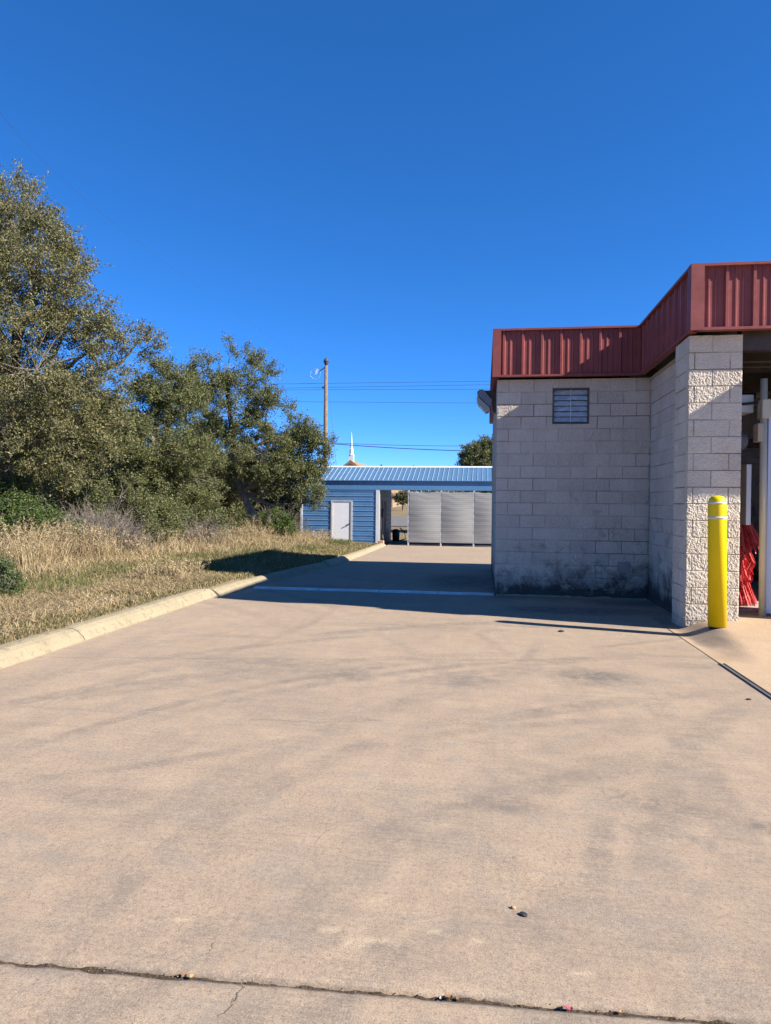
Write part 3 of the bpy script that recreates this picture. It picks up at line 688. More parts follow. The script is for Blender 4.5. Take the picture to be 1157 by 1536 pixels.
# ------------------------------------------------------------------ blue shed
SB = 19.87; SZ = -.39; SD = 23.75
shed = thing('blue_shed', (-4, 20, SZ), 'blue metal shed with white corner trim across the end of the driveway', 'shed')
def siding(p0, p1, z0, z1, nd, mat='bluewall', name='siding', pitch=.2286, hole=None):
    """horizontal ribbed sheet: profile in (depth, z) extruded along the wall"""
    prof = [(0, z0)]; z = z1-.02
    zz = []
    while z > z0+.05: zz.append(z); z -= pitch
    for z in zz[::-1]:
        prof += [(0, z-.030), (.016, z-.018), (.016, z+.004), (0, z+.014)] + [(0, z+.085), (.004, z+.092), (.004, z+.102), (0, z+.109)]
    prof = [p for p in prof if p[1] < z1]; prof.append((0, z1)); prof += [(-.03, z1), (-.03, z0)]
    bm = bmesh.new(); (xa, ya), (xb, yb) = p0, p1
    a = [bm.verts.new((xa+nd[0]*d, ya+nd[1]*d, z)) for d, z in prof]; b = [bm.verts.new((xb+nd[0]*d, yb+nd[1]*d, z)) for d, z in prof]
    bm.faces.new(a); bm.faces.new(b[::-1])
    for k in range(len(prof)): bm.faces.new((a[k], a[(k+1) % len(prof)], b[(k+1) % len(prof)], b[k]))
    return obj(name, bm, M[mat], shed)
DX0, DX1, DZ1 = -7.30, -6.28, 1.665
siding((-8.70, SB), (DX0, SB), SZ+.02, 2.36, (0, -1)); siding((DX1, SB), (-5.17, SB), SZ+.02, 2.36, (0, -1))
siding((DX0, SB+.001), (DX1, SB+.001), DZ1+.0, 2.36, (0, -1))
siding((-8.735, SB), (-8.735, SD), SZ, 2.6, (-1, 0), name='end_siding')
siding((8.0, SB), (8.0, SD), SZ, 2.6, (1, 0), name='end_siding')
siding((-8.7, SD), (-5.0, SD), SZ, 2.6, (0, 1), name='rear_siding')
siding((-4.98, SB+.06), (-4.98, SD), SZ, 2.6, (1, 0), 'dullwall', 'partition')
for q in (-8.72, 7.96): obj('gable', prism(bmesh.new(), [(SB, 2.55), (SD, 2.55), ((SB+SD)/2, 3.27)], 'x', q, q+.04), M['bluewall'], shed)
obj('frieze', B(-8.73, 8.0, SB-.006, SB+.03, 2.375, 2.60), M['bluewall'], shed)
obj('header', B(-8.70, 8.0, SB-.022, SB+.04, 2.165, 2.373, bev=.006), M['bluetrim'], shed)
obj('corner_trim', B(-8.765, -8.675, SB-.03, SB+.06, SZ, 2.37), M['white'], shed)
obj('corner_trim', B(-5.168, -5.0, SB-.03, SB+.06, SZ+.02, 2.163), M['white'], shed)
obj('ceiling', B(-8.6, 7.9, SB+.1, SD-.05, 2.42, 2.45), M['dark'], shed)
# roof: two slopes with raised ribs
RX0, RX1 = -8.80, 8.1; yr = (SB+SD)/2; ze, zr = 2.588, 3.325; ye = SB-.09; ye2 = SD+.09
for (ya, za, yb, zb_) in ((ye, ze, yr, zr), (ye2, ze, yr, zr)):
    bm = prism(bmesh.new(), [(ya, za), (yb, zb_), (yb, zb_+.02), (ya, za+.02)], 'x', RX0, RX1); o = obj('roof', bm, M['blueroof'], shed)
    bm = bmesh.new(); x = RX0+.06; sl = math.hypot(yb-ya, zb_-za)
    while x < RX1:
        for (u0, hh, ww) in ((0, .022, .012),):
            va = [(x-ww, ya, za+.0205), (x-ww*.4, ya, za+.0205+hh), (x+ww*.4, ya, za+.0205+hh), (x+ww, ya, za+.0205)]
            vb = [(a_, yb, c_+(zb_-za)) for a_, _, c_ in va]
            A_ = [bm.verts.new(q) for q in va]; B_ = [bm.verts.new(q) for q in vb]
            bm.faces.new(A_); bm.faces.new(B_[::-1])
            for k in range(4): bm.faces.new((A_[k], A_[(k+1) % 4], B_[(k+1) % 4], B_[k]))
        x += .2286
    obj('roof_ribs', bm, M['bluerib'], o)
obj('ridge_cap', prism(bmesh.new(), [(yr-.14, zr-.005), (yr, zr+.065), (yr+.14, zr-.005), (yr+.13, zr-.02), (yr-.13, zr-.02)], 'x', RX0-.02, RX1+.02), M['white'], shed)
obj('rake_trim', prism(bmesh.new(), [(ye, ze-.06), (yr, zr-.06), (ye2, ze-.06), (ye2, ze+.05), (yr, zr+.05), (ye, ze+.05)], 'x', RX0-.03, RX0-.002), M['white'], shed)
# white door
bm = bmesh.new(); box(bm, DX0, DX0+.075, SB-.035, SB+.03, SZ+.01, DZ1); box(bm, DX1-.075, DX1, SB-.035, SB+.03, SZ+.01, DZ1); box(bm, DX0+.0755, DX1-.0755, SB-.035, SB+.03, DZ1-.05, DZ1)
dr = thing('door', (DX0, SB, SZ), None, None); dr.location = Vector((DX0, SB, SZ))-Vector(shed.location); dr.parent = shed; tag(dr, 'plain white metal door')
obj('door_frame', bm, M['beige'] if False else plain('door_frame_paint', (.60, .57, .52), .5, .3), dr)
obj('door_leaf', B(DX0+.08, DX1-.08, SB-.012, SB+.02, SZ+.02, DZ1-.052), M['whitegrey'], dr)
bm = tube(bmesh.new(), [(DX1-.30, SB-.06, .50), (DX1-.14, SB-.065, .57)], .018, 8); box(bm, DX1-.155, DX1-.115, SB-.06, SB-.012, .55, .60); obj('handle', bm, M['dark'], dr)
# inner partition door, seen from the bay
idr = obj('inner_door', B(-4.962, -4.935, SB+.85, SB+1.85, SZ+.02, 1.62), M['innerdoor'], shed)
obj('inner_frame', B(-4.962, -4.93, SB+.78, SB+.845, SZ+.02, 1.69), M['beige'], idr)
obj('meter_box', B(-4.96, -4.86, SB+.35, SB+.6, .9, 1.3, bev=.01), M['blackbox'], shed)
# frame posts for the curtains
PX = [-3.64, -2.14, -.65, .85, 2.35, 3.85, 5.35, 6.85]
for x in PX: obj('post', B(x-.035, x+.035, SB-.035, SB+.035, SZ, 2.16, bev=.004), M['steelpost'], shed)
obj('bottom_rail', B(PX[0]+.036, PX[-1], SB+.0, SB+.03, SZ+.20, SZ+.235), M['steelpost'], shed)
for x in (-1, 3): obj('rear_post', B(x, x+.12, SD-.15, SD-.03, SZ-.02, 2.42), M['white'], shed)
lab = ['leftmost grey mesh curtain, beside the shed opening', 'second grey mesh curtain from the shed opening', 'third grey mesh curtain, cut by the block wall corner', 'fourth grey mesh curtain of the shed, behind the block building', 'fifth grey mesh curtain of the shed', 'sixth grey mesh curtain of the shed', 'last grey mesh curtain at the shed end']
for k in range(7):
    if k > 3: break
    x0, x1 = PX[k]+.04, PX[k+1]-.04
    xs = np.linspace(x0, x1, 30); zs = np.linspace(SZ+.16, 2.115, 50); a, z = np.meshgrid(xs, zs, indexing='ij')
    u_ = (a-x0)/(x1-x0); zn = (z-zs[0])/(zs[-1]-zs[0])
    z = z-.04*zn**6*np.sin(u_*math.pi)-.03*zn**8*(vnoise(a*6, 0, k)-.3)
    y = SB-.045-.05*np.sin(u_*math.pi)*np.sin(zn*math.pi)+.0025*np.sin(z*24+vnoise(a*1.5, z, k)*5)+.006*(vnoise(a*2, z*5, k)-.5)-.03*(1-zn)*np.sin(u_*math.pi)
    V = np.concatenate([np.stack([a, y, z], -1).reshape(-1, 3), np.stack([a, y+.004, z], -1).reshape(-1, 3)])
    F = np.concatenate([gridfaces(30, 50), gridfaces(30, 50, 1500)[:, ::-1]])
    o = npmesh('mesh_curtain', V, F, M['curtain'], origin=((x0+x1)/2, SB-.05, 2.1), smooth=True); tag(o, lab[k], 'curtain', 'grey mesh curtains across the shed bay')
tag(obj('concrete_block', B(-4.98, -4.72, SB-.55, SB-.30, -.36, -.16, bev=.02), M['terracotta'], origin=(-4.85, SB-.42, -.38)), 'small orange concrete block at the end of the kerb', 'block')
t = thing('vacuum_unit', (-4.7, 23.2, SZ), 'dark round vacuum unit standing inside the shed opening', 'vacuum')
obj('canister', lathe(bmesh.new(), [(.17, SZ), (.19, -.1), (.19, .12), (.13, .22), (.04, .25)], -4.66, 23.3, 20), M['blackbox'], t, smooth=True)
obj('hose', tube(bmesh.new(), [(-4.45, 23.3, .3), (-4.2, 23.2, .1), (-4.15, 23.2, -.25), (-4.5, 23.1, -.35)], .03, 8), M['blackbox'], t, smooth=True)

# ------------------------------------------------------------------ utility pole and wires
PXY = (-11.04, 34.43)
t = thing('utility_pole', (PXY[0], PXY[1], -.35), 'weathered wooden utility pole rising behind the blue shed roof', 'utility pole')
obj('pole_shaft', tube(bmesh.new(), [(PXY[0]-.02, PXY[1], -.4), (PXY[0], PXY[1], 11.0)], [.17, .115], 14), M['wood'], t, smooth=True)
obj('pole_cap', lathe(bmesh.new(), [(.05, 10.98), (.13, 11.1), (.2, 11.3), (.12, 11.45), (.03, 11.55)], PXY[0], PXY[1], 10), M['wire'], t)
obj('arm', tube(bmesh.new(), [(PXY[0]-.1, PXY[1]-.05, 10.85), (PXY[0]-.52, PXY[1]-.1, 10.55)], .035, 8), M['dark'], t)
bm = tube(bmesh.new(), [(PXY[0]-.52+.0, PXY[1]-.1, 10.62), (PXY[0]-.75, PXY[1]-.1, 10.40)], .05, 8); tube(bm, [(PXY[0]-.6, PXY[1]-.1, 10.75), (PXY[0]-.72, PXY[1]-.1, 10.55)], .035, 8); obj('insulator', bm, M['white'], t)
bm = tube(bmesh.new(), [(PXY[0]-.72+.36*math.cos(q*.6), PXY[1]-.1, 10.42+.36*math.sin(q*.6)) for q in range(11)], .012, 5); obj('wire_coil', bm, M['panelgrey'], t)
obj('bracket', B(PXY[0]-.26, PXY[0]-.1, PXY[1]-.1, PXY[1], 9.42, 9.56), M['wire'], t)
def wire(pts, r, label, sag=0, name='power_line'):
    P = []
    for p, q in zip(pts, pts[1:]):
        p, q = Vector(p), Vector(q)
        for i in range(16):
            f = i/16; P.append(p.lerp(q, f)+Vector((0, 0, -sag*4*f*(1-f))))
    P.append(Vector(pts[-1])); o = obj(name, tube(bmesh.new(), P, r, 5), M['wire'], origin=P[0]); tag(o, label, 'power line', 'overhead wires')
def ext(a, b, f0, f1):
    a, b = Vector(a), Vector(b); return (a+(b-a)*f0, a+(b-a)*f1)
wire(ext((-13.73, 34.5, 9.8), (.24, 36.5, 10.13), -3, 4), .013, 'topmost of the four level wires crossing behind the pole')
wire(ext((-14.01, 35.3, 9.65), (.25, 37.3, 10.03), -3, 4), .013, 'second highest of the level wires behind the pole')
wire(ext((-14.3, 36.2, 9.68), (.26, 38.3, 9.88), -3, 4), .013, 'level wire just below the upper pair behind the pole')
wire(ext((-14.58, 37.1, 8.97), (.28, 39.3, 9.03), -3, 4), .013, 'lowest of the four level wires, well below the others')
wire([(-10.9, 34.35, 5.66), (1.29, 36.2, 5.24), (16, 38.4, 5.6)], .030, 'thick cable running right from the pole just above the shed roof', .12)
wire([(-10.9, 34.55, 5.72), (1.38, 39.25, 5.90), (16, 45, 6.6)], .020, 'thinner cable above the thick one over the shed roof', .1)
def bez(a, m, b, n_=10):
    a, m, b = Vector(a), Vector(m), Vector(b); c = 2*m-.5*(a+b); return [(1-t_)**2*a+2*t_*(1-t_)*c+t_*t_*b for t_ in [i/n_ for i in range(n_+1)]]
wire(bez((-11.66, 34.3, 10.9), (-13.42, 14.89, 11.45), (-10.0, 1.0, 9.4)), .0035, 'long faint wire slanting up left from the pole over the oaks')
wire([(-11.7, 34.3, 10.40), (-12.6, 28, 8.6), (-14.5, 18, 6.0)], .008, 'short service wire dropping left from the insulator')
wire([(-11.27, 34.35, 9.5), (-12.5, 28, 7.7), (-15, 18, 5.2)], .008, 'lower service wire dropping left from the pole bracket')
wire([(-10.8, 34.4, 9.1), (-9.63, 31.6, 3.9), (-8.8, 29.6, .0)], .010, 'thin guy wire leaning away right of the pole')

# ------------------------------------------------------------------ church
t = thing('church', (-23.5, 112, 1.2), 'church with a brown gable roof and thin white steeple behind the shed roof', 'church')
cx, cy, ca = -23.51, 106.4, 9.3
obj('wall', B(cx-7.5, cx+7.5, cy+.3, cy+24, .5, 3.6), M['churchwall'], t)
bm = prism(bmesh.new(), [(cx-8.2, 3.0), (cx, ca), (cx+8.2, 3.0)], 'y', cy, cy+24.6); obj('roof', bm, M['churchroof'], t)
obj('gable', prism(bmesh.new(), [(cx-7.2, 3.0), (cx, ca-.5), (cx+7.2, 3.0)], 'y', cy-.1, cy-.02), plain('gable_brown', (.16, .10, .06), .9), t)
sp_ = thing('steeple', (0, 0, 0), None, None); sp_.location = (0, 0, 0); sp_.parent = t; tag(sp_, 'thin white steeple')
obj('spire_base', B(cx-.42, cx+.42, cy+.4, cy+1.25, ca-.3, ca+.9), M['white'], sp_)
obj('belfry', lathe(bmesh.new(), [(.55, ca+.9), (.5, ca+1.0), (.36, ca+1.05), (.34, ca+1.9), (.42, ca+1.95), (.26, ca+2.05)], cx, cy+.82, 8), M['white'], sp_)
obj('spire', lathe(bmesh.new(), [(.24, ca+2.05), (.02, ca+5.0)], cx, cy+.82, 8), M['white'], sp_)

# ------------------------------------------------------------------ foliage
def unit(v): return v/(np.linalg.norm(v, axis=-1, keepdims=True)+1e-9)
def tubes_np(P0, P1, r0, r1, n=4, mid=None):
    """many tapered straight sticks as one vertex/face set"""
    d = unit(P1-P0); a = unit(np.cross(d, np.array([.31, .87, .4]))); b = np.cross(d, a)
    V = []; 
    for P, r in ((P0, r0), (P1, r1)):
        for k in range(n):
            an = 2*math.pi*k/n; V.append(P+(np.asarray(r)[:, None])*(a*math.cos(an)+b*math.sin(an)))
    V = np.stack(V, 1); m = len(P0); base = (np.arange(m)*2*n)[:, None]
    F = np.concatenate([np.stack([base[:, 0]+k, base[:, 0]+(k+1) % n, base[:, 0]+n+(k+1) % n, base[:, 0]+n+k], 1) for k in range(n)])
    return V.reshape(-1, 3), F
def leaf_quads(P, L, W, r, up=.5, droop=0):
    m = len(P); ax = unit(r.normal(size=(m, 3))+np.array([0, 0, -droop])); nrm = unit(r.normal(size=(m, 3))+np.array([0, 0, up]))
    sd = unit(np.cross(ax, nrm)); nn = np.cross(sd, ax)
    l = (L*r.uniform(.5, 1.5, m))[:, None]; w = (W*r.uniform(.7, 1.3, m))[:, None]
    V = np.stack([P-ax*l/2, P+sd*w/2+nn*w*.18, P+ax*l/2, P-sd*w/2+nn*w*.18], 1).reshape(-1, 3)
    return V, np.arange(4*m).reshape(-1, 4)
def path_tube(bm, pts, r0, r1, n=8):
    tube(bm, pts, [float(r0+(r1-r0)*i/(len(pts)-1)) for i in range(len(pts))], n, False)
def bend(p, q, r, k=6, amp=.12):
    p, q = np.array(p, float), np.array(q, float); L = np.linalg.norm(q-p); off = r.normal(0, amp*L, 3); out = []
    for i in range(k+1):
        t_ = i/k; out.append(tuple(p+(q-p)*t_+off*math.sin(math.pi*t_)+(r.normal(0, .02*L, 3) if 0 < i < k else 0)))
    return out
def plant(name, label, cat, base, blobs, group, leafmat, dens, per, leaf=(.07, .036), trunk=None, tr=.2, seed=1, twl=.42, gap=.40, woody=True, crown='crown', flat=.85, limbs=True, core=.35, voids=()):
    r = np.random.default_rng(seed); base = np.array(base, float)
    t = thing(name, tuple(base), label, cat, group)
    cl = []; own = []
    for i, (x, y, z, rad) in enumerate(blobs):
        m = max(4, int(dens*rad*rad*4)); d = unit(r.normal(size=(m, 3))); rr = rad*(core+(1.0-core)*r.random(m)**.55)
        c = np.array([x, y, z])+d*rr[:, None]*np.array([1, 1, flat]); cl.append(c); own.append(np.full(m, i))
    c = np.concatenate(cl); own = np.concatenate(own)
    g = vnoise(c[:, 0]*1.05, c[:, 1]*1.05, c[:, 2]*1.25, seed)*.65+vnoise(c[:, 0]*2.6, c[:, 1]*2.6, c[:, 2]*2.6, seed+1)*.35
    gz = ground_z(c[:, 0], c[:, 1]); k = (g > gap) & (c[:, 2] > gz+.05)
    for vx, vy, vz, vr in voids: k &= np.linalg.norm(c-np.array([vx, vy, vz]), axis=1) > vr
    k = k; c = c[k]; own = own[k]
    B_ = np.array(blobs); ctr = B_[own][:, :3]
    out = unit(c-ctr)
    # twigs
    K = 5; tc = np.repeat(c, K, 0); td = unit(np.repeat(out, K, 0)*.75+r.normal(size=(len(tc), 3))*.75+np.array([0, 0, .12])); tl = twl*r.uniform(.45, 1.15, len(tc))
    far_ = r.random(len(tc)) < .05; tl = np.where(far_, tl*1.7, tl)
    te = tc+td*tl[:, None]
    # leaves sit along the twigs
    m = max(1, per//K); q = r.random((len(tc), m))**.7; P = tc[:, None]+(te-tc)[:, None]*q[..., None]+r.normal(0, .055*twl/.42, (len(tc), m, 3)); P = P.reshape(-1, 3)
    V, F = leaf_quads(P, leaf[0], leaf[1], r)
    npmesh(crown, V, F, M[leafmat], t)
    if woody:
        V, F = tubes_np(tc, te, np.full(len(tc), .006), np.full(len(tc), .002), 3)
        bm = bmesh.new()
        if trunk is None:
            top = B_[:, :3].mean(0); trunk = bend(base+np.array([0, 0, -.1]), (top[0]*.6+base[0]*.4, top[1]*.6+base[1]*.4, base[2]+(top[2]-base[2])*.75), r, 6, .06)
        path_tube(bm, trunk, tr, tr*.45, 9)
        TP = np.array(trunk)
        P0 = []; P1 = []
        if limbs:
            for i, bl in enumerate(blobs):
                tgt = np.array(bl[:3]); w = TP[4:] if len(TP) > 7 else TP[2:]; j = np.argmin(np.linalg.norm(w-tgt, axis=1)+.8*np.maximum(0, w[:, 2]-tgt[2]+.3)); s_ = w[j]
                pth = bend(s_, tgt, r, 6, .1); r_ = max(.022, tr*.42*(1-.5*j/len(w))); path_tube(bm, pth, r_, .02, 6)
                mine = c[own == i]; pp = np.array(pth[3:])
                if len(mine):
                    sel = mine[r.random(len(mine)) < .38]; 
                    if len(sel):
                        dd = np.linalg.norm(sel[:, None]-pp[None], axis=2); jj = dd.argmin(1); P0.append(pp[jj]); P1.append(sel)
        me = bpy.data.meshes.new('tmp'); bm.to_mesh(me); bm.free()
        vv = np.empty(len(me.vertices)*3, np.float32); me.vertices.foreach_get('co', vv); vv = vv.reshape(-1, 3); ff = np.array([list(p.vertices) for p in me.polygons]); bpy.data.meshes.remove(me)
        V2 = [vv]; F2 = [ff]; off = len(vv)
        F2.append(F+off); V2.append(V); off += len(V)
        if P0:
            P0 = np.concatenate(P0); P1 = np.concatenate(P1); mid = (P0+P1)/2+r.normal(0, .07, P0.shape)
            for a_, b_, ra, rb in ((P0, mid, .011, .008), (mid, P1, .008, .004)):
                v3, f3 = tubes_np(a_, b_, np.full(len(a_), ra), np.full(len(a_), rb), 4); V2.append(v3); F2.append(f3+off); off += len(v3)
        npmesh('trunk' if cat == 'tree' else 'stems', np.concatenate(V2), np.concatenate(F2), M['bark' if cat == 'tree' else 'twig'], t, smooth=True)
    return t
T1 = [(-12.53, 2.89, 8.02, 1.72), (-10.88, 2.62, 7.91, .98), (-9.95, 2.25, 6.69, 1.03), (-9.6, 2.81, 5.82, .91), (-10.82, 2.13, 5.59, 1.46), (-13.3, 2.78, 5.69, 1.88), (-9.68, 1.89, 4.28, 1.28), (-8.85, 2.92, 5.22, .51), (-8.28, 3.5, 5.2, .44), (-9.2, 2.97, 4.11, .94), (-10.73, 2.14, 3.11, 1.39), (-12.73, 2.36, 3.15, 1.67), (-9.57, 2.31, 2.68, 1.1), (-9.04, 3.4, 3.24, .78), (-9.89, 2.26, 7.49, .44), (-9.68, 2.8, 6.79, .53)]
T2 = [(-11.03, 10.18, 5.38, .94), (-11.55, 9.6, 4.41, 1.27), (-10.63, 10.74, 5.01, .96), (-10.56, 9.74, 3.1, 1.54), (-11.82, 9.06, 2.62, 1.46), (-10.11, 10.82, 2.38, 1.26), (-11.32, 9.63, 1.67, 1.21), (-12.8, 9.93, 3.79, 1.12)]
T3 = [(-10.75, 15.78, 7.58, .89), (-11.37, 15.18, 6.79, 1.04), (-9.83, 15.91, 6.9, .95), (-10.68, 15.28, 5.43, 1.42), (-9.11, 15.51, 5.31, .93), (-8.52, 16.1, 4.42, .95), (-7.56, 15.73, 4.24, .66), (-6.94, 15.82, 3.89, .41), (-9.1, 15.01, 3.5, 1.29), (-7.95, 15.68, 2.87, .93), (-7.22, 15.28, 1.86, .46), (-11.26, 15.7, 3.56, 1.45), (-8.83, 15.85, 5.77, .44), (-7.01, 15.81, 3.02, .38), (-10.29, 15.84, 2.31, .83), (-8.5, 15.6, 2.2, .45), (-6.75, 15.3, 1.80, .34), (-6.5, 15.6, 3.95, .28), (-7.3, 15.5, 2.5, .45)]
T4 = [(-14.63, 21.79, 3.68, 2.05), (-11.92, 22.18, 2.34, 1.71), (-10.22, 22.42, 1.85, 1.03), (-13.6, 21.93, 1.3, 1.71), (-16.31, 21.54, 1.95, 2.05), (-11.22, 22.28, .64, 1.37)]
T5 = [(-17.34, 13.31, 4.17, 2.64), (-15.8, 14.55, 2.92, 2.19), (-20.73, 12.83, 4.39, 3.43), (-17.58, 13.28, 1.79, 2.37), (-14.95, 15.68, 1.86, 1.7), (-23.07, 12.49, 2.79, 2.9)]
G = 'live oaks along the verge'
plant('oak_tree', 'largest live oak, its grey green crown filling the left edge of the view', 'tree', (-12.0, 3.0, .25), T1, G, 'oak', 29, 120, (.054, .029), tr=.3, seed=11, twl=.38, gap=.42)
plant('oak_tree', 'middle live oak with a rounded crown between the largest oak and the leaning one', 'tree', (-10.8, 10.2, .05), T2, G, 'oak2', 23, 120, (.070, .037), tr=.22, seed=12, twl=.45, gap=.39)
plant('oak_tree', 'live oak with a leaning bare trunk nearest the blue shed', 'tree', (-9.5, 15.86, -.05), T3, G, 'oak2', 23, 110, (.078, .040), tr=.2, seed=13, twl=.46, gap=.41, voids=((-9.5, 15.2, .8, .95), (-9.7, 15.1, 1.6, .85)),
      trunk=[(-9.46, 15.86, -.15), (-9.56, 15.84, .45), (-9.75, 15.82, 1.07), (-10.0, 15.79, 1.6), (-10.2, 15.76, 1.95), (-10.45, 15.72, 3.0), (-10.6, 15.69, 4.6), (-10.9, 15.64, 6.8)])
plant('oak_tree', 'low oak in shade behind the leaning trunk', 'tree', (-13.1, 22.3, -.3), T4, G, 'dull', 9, 80, (.14, .075), tr=.2, seed=14, twl=.6, gap=.36)
plant('oak_tree', 'wide dark oak standing behind the middle and largest oaks', 'tree', (-16.5, 13.9, .1), T5, G, 'oak2', 9, 80, (.12, .066), tr=.3, seed=15, twl=.6, gap=.36)
plant('oak_tree', 'dark oak rising over the right end of the shed roof beside the block building', 'tree', (.9, 34.2, -.4), [(-.49, 32.92, 4.43, 1.3), (.58, 34.08, 4.9, 1.5), (-.95, 32.9, 4.3, .8), (2.11, 34.3, 4.52, 1.98), (.5, 33.8, 3, 1.9), (3.4, 34.5, 3.6, 1.7)], None, 'oak2', 14, 85, (.13, .07), tr=.25, seed=16, twl=.5)
plant('oak_tree', 'small tree on the far slope seen through the shed opening', 'tree', (-11.9, 87.9, .7), [(-11.9, 87.9, 2.3, 1.0), (-12.5, 87.8, 2.6, .7), (-11.3, 88, 2.6, .7)], None, 'dull', 10, 50, (.25, .13), tr=.12, seed=17, twl=.6)
for i, (x, y, z, rr_, lb) in enumerate([(-30, 30, 3, 4.5, 'far oak beyond the left thicket, left of the others'), (-23, 37, 2.8, 4, 'far oak beyond the thicket, between two others'), (-18, 44, 2.5, 3.5, 'far oak beyond the thicket nearest the utility pole')]):
    plant('oak_tree', lb, 'tree', (x, y, -.3), [(x, y, z, rr_), (x+rr_*.8, y+.5, z-.8, rr_*.6), (x-rr_*.8, y, z-.6, rr_*.7)], 'far oaks behind the thicket', 'dull', 3.2, 70, (.24, .13), tr=.25, seed=30+i, twl=.9, gap=.3)
GB = 'bushes under the oaks'
plant('green_bush', 'bright green bush at the left edge under the largest oak', 'bush', (-10.2, 1.9, .2), [(-9.95, 1.75, 1.05, .68), (-9.5, 2.1, .8, .5), (-10.79, 1.63, 1.1, .85), (-10.65, 2.15, 1.5, .6)], GB, 'green', 40, 80, (.055, .032), tr=.03, seed=21, twl=.3, gap=.38, crown='foliage')
plant('green_bush', 'dull green bush between the largest and the middle oak', 'bush', (-9.5, 5.8, .15), [(-9.44, 5.36, 1.01, .7), (-9.22, 6.4, 1.09, .67), (-9.96, 5.79, 1.63, .7), (-9.09, 5.41, .6, .44), (-9.3, 7.4, 1.0, .6)], GB, 'oak2', 34, 80, (.06, .034), tr=.03, seed=22, twl=.32, gap=.38, crown='foliage')
plant('green_bush', 'dull bush below the middle oak', 'bush', (-10, 11.3, .05), [(-10.08, 11.33, 1.0, .85), (-9.52, 12.42, .74, .62), (-10.22, 10.0, .8, .7)], GB, 'oak2', 26, 80, (.08, .044), tr=.03, seed=23, twl=.35, gap=.36, crown='foliage')
plant('green_bush', 'light green bush right of the leaning trunk', 'bush', (-8.3, 14.6, -.05), [(-8.39, 14.6, .72, .62), (-7.87, 14.68, .5, .42), (-8.75, 14.55, .45, .42)], GB, 'green', 30, 80, (.08, .044), tr=.03, seed=24, twl=.33, gap=.34, crown='foliage')
plant('green_bush', 'small low green bush close to the kerb at the left edge', 'bush', (-6.95, -2.75, .18), [(-6.93, -2.77, .42, .22), (-7.31, -2.62, .48, .32), (-6.70, -2.83, .3, .13), (-6.72, -3.0, .26, .15)], GB, 'green', 200, 60, (.028, .017), tr=.012, seed=25, twl=.14, gap=.36, crown='foliage')
# grey dead brush: stems only
def brush(label, base, rad, h, n_, seed):
    r = np.random.default_rng(seed); t = thing('dead_brush', base, label, 'brush', 'leafless brush under the oaks'); b = np.array(base)
    P0 = b+r.normal(0, rad*.45, (n_, 3))*np.array([1, 1, 0]); d = unit(r.normal(size=(n_, 3))*np.array([.8, .8, .3])+np.array([0, 0, .9])); P1 = P0+d*(h*r.uniform(.4, 1, n_))[:, None]
    V = []; F = []; off = 0
    for lev, (ra, rb) in enumerate(((.008, .005), (.005, .003), (.003, .0015))):
        v, f = tubes_np(P0, P1, np.full(len(P0), ra), np.full(len(P0), rb), 3); V.append(v); F.append(f+off); off += len(v)
        k = 4; s_ = r.uniform(.3, 1, (len(P0), k)); Q = (P0[:, None]+(P1-P0)[:, None]*s_[..., None]).reshape(-1, 3); dd = unit(np.repeat(unit(P1-P0), k, 0)+r.normal(size=(len(Q), 3))*.8); P0 = Q; P1 = Q+dd*(h*.45*.55**lev*r.uniform(.4, 1, len(Q)))[:, None]
    npmesh('stems', np.concatenate(V), np.concatenate(F), M['twig'], t)
brush('tangle of grey leafless twigs right of the bright green bush', (-9.4, 3.6, .2), .8, 1.15, 420, 41)
brush('grey leafless twigs left of the leaning oak trunk', (-10.4, 13.4, .05), .6, .9, 200, 42)
brush('grey leafless twigs at the shaded foot of the middle oak', (-9.2, 8.6, .1), .7, 1.0, 260, 43)
brush('leafless brown twigs beside the left corner of the shed', (-9.6, 18.6, -.2), .7, 1.5, 260, 44)

# ------------------------------------------------------------------ grasses
CAM = np.array([-.198, -11.496])
def blades(P, H, W, r, lean=.35, dirn=None):
    m = len(P); an = r.uniform(0, 2*math.pi, m); d = np.stack([np.cos(an), np.sin(an), np.zeros(m)], 1)
    if dirn is not None: d = unit(d+np.array(dirn))
    f = r.uniform(0, math.pi, m); s = np.stack([np.cos(f), np.sin(f), np.zeros(m)], 1)*(W[:, None]/2)
    k = (lean*r.uniform(.2, 1.6, m))[:, None]; h = H[:, None]; up = np.array([0, 0, 1.])
    p1 = P+up*h*.55+d*h*k*.30; p2 = P+up*h*(1-.25*k)+d*h*k
    V = np.stack([P-s, P+s, p1+s*.8, p1-s*.8, p2], 1).reshape(-1, 3); b = np.arange(m)*5
    return V, [np.stack([b, b+1, b+2, b+3], 1), np.stack([b+3, b+2, b+4], 1)]
def scatter(n_, r, amin, bmin=-9.5, bmax=19.7, dens=1.35):
    # more samples near the camera side of the verge
    u_ = r.random(n_); b = bmin+(bmax-bmin)*u_**dens; a = foot(b)-.30-r.random(n_)*amin
    return a, b
def tallness(a, b):
    d = foot(b)-.3-a; n_ = vnoise(a*.7, b*.7, 5); edge_ = 2.5+.9*(n_-.5)-.9*sstep(b, 2, 10)-.0*b
    edge_ = np.where(b > 15.2, 1.2+.6*(b-15.2)*.2+3.0*sstep(a, -6.9, -6.2), edge_)
    return sstep(d-edge_, -.3, 1.3), d
r = np.random.default_rng(99)
a, b = scatter(230000, r, 7.5); tl, d = tallness(a, b); k = (tl < .75) & ((b < 19.6)); a, b, d, tl = a[k], b[k], d[k], tl[k]
dist = np.hypot(a-CAM[0], b-CAM[1]); H = (.035+.07*r.random(len(a))**1.5)*(1+.8*sstep(d, .5, 2.5)); W = .0045+.0006*dist
P = np.stack([a, b, ground_z(a, b)-.01], 1); V, F = blades(P, H, W, r, .9)
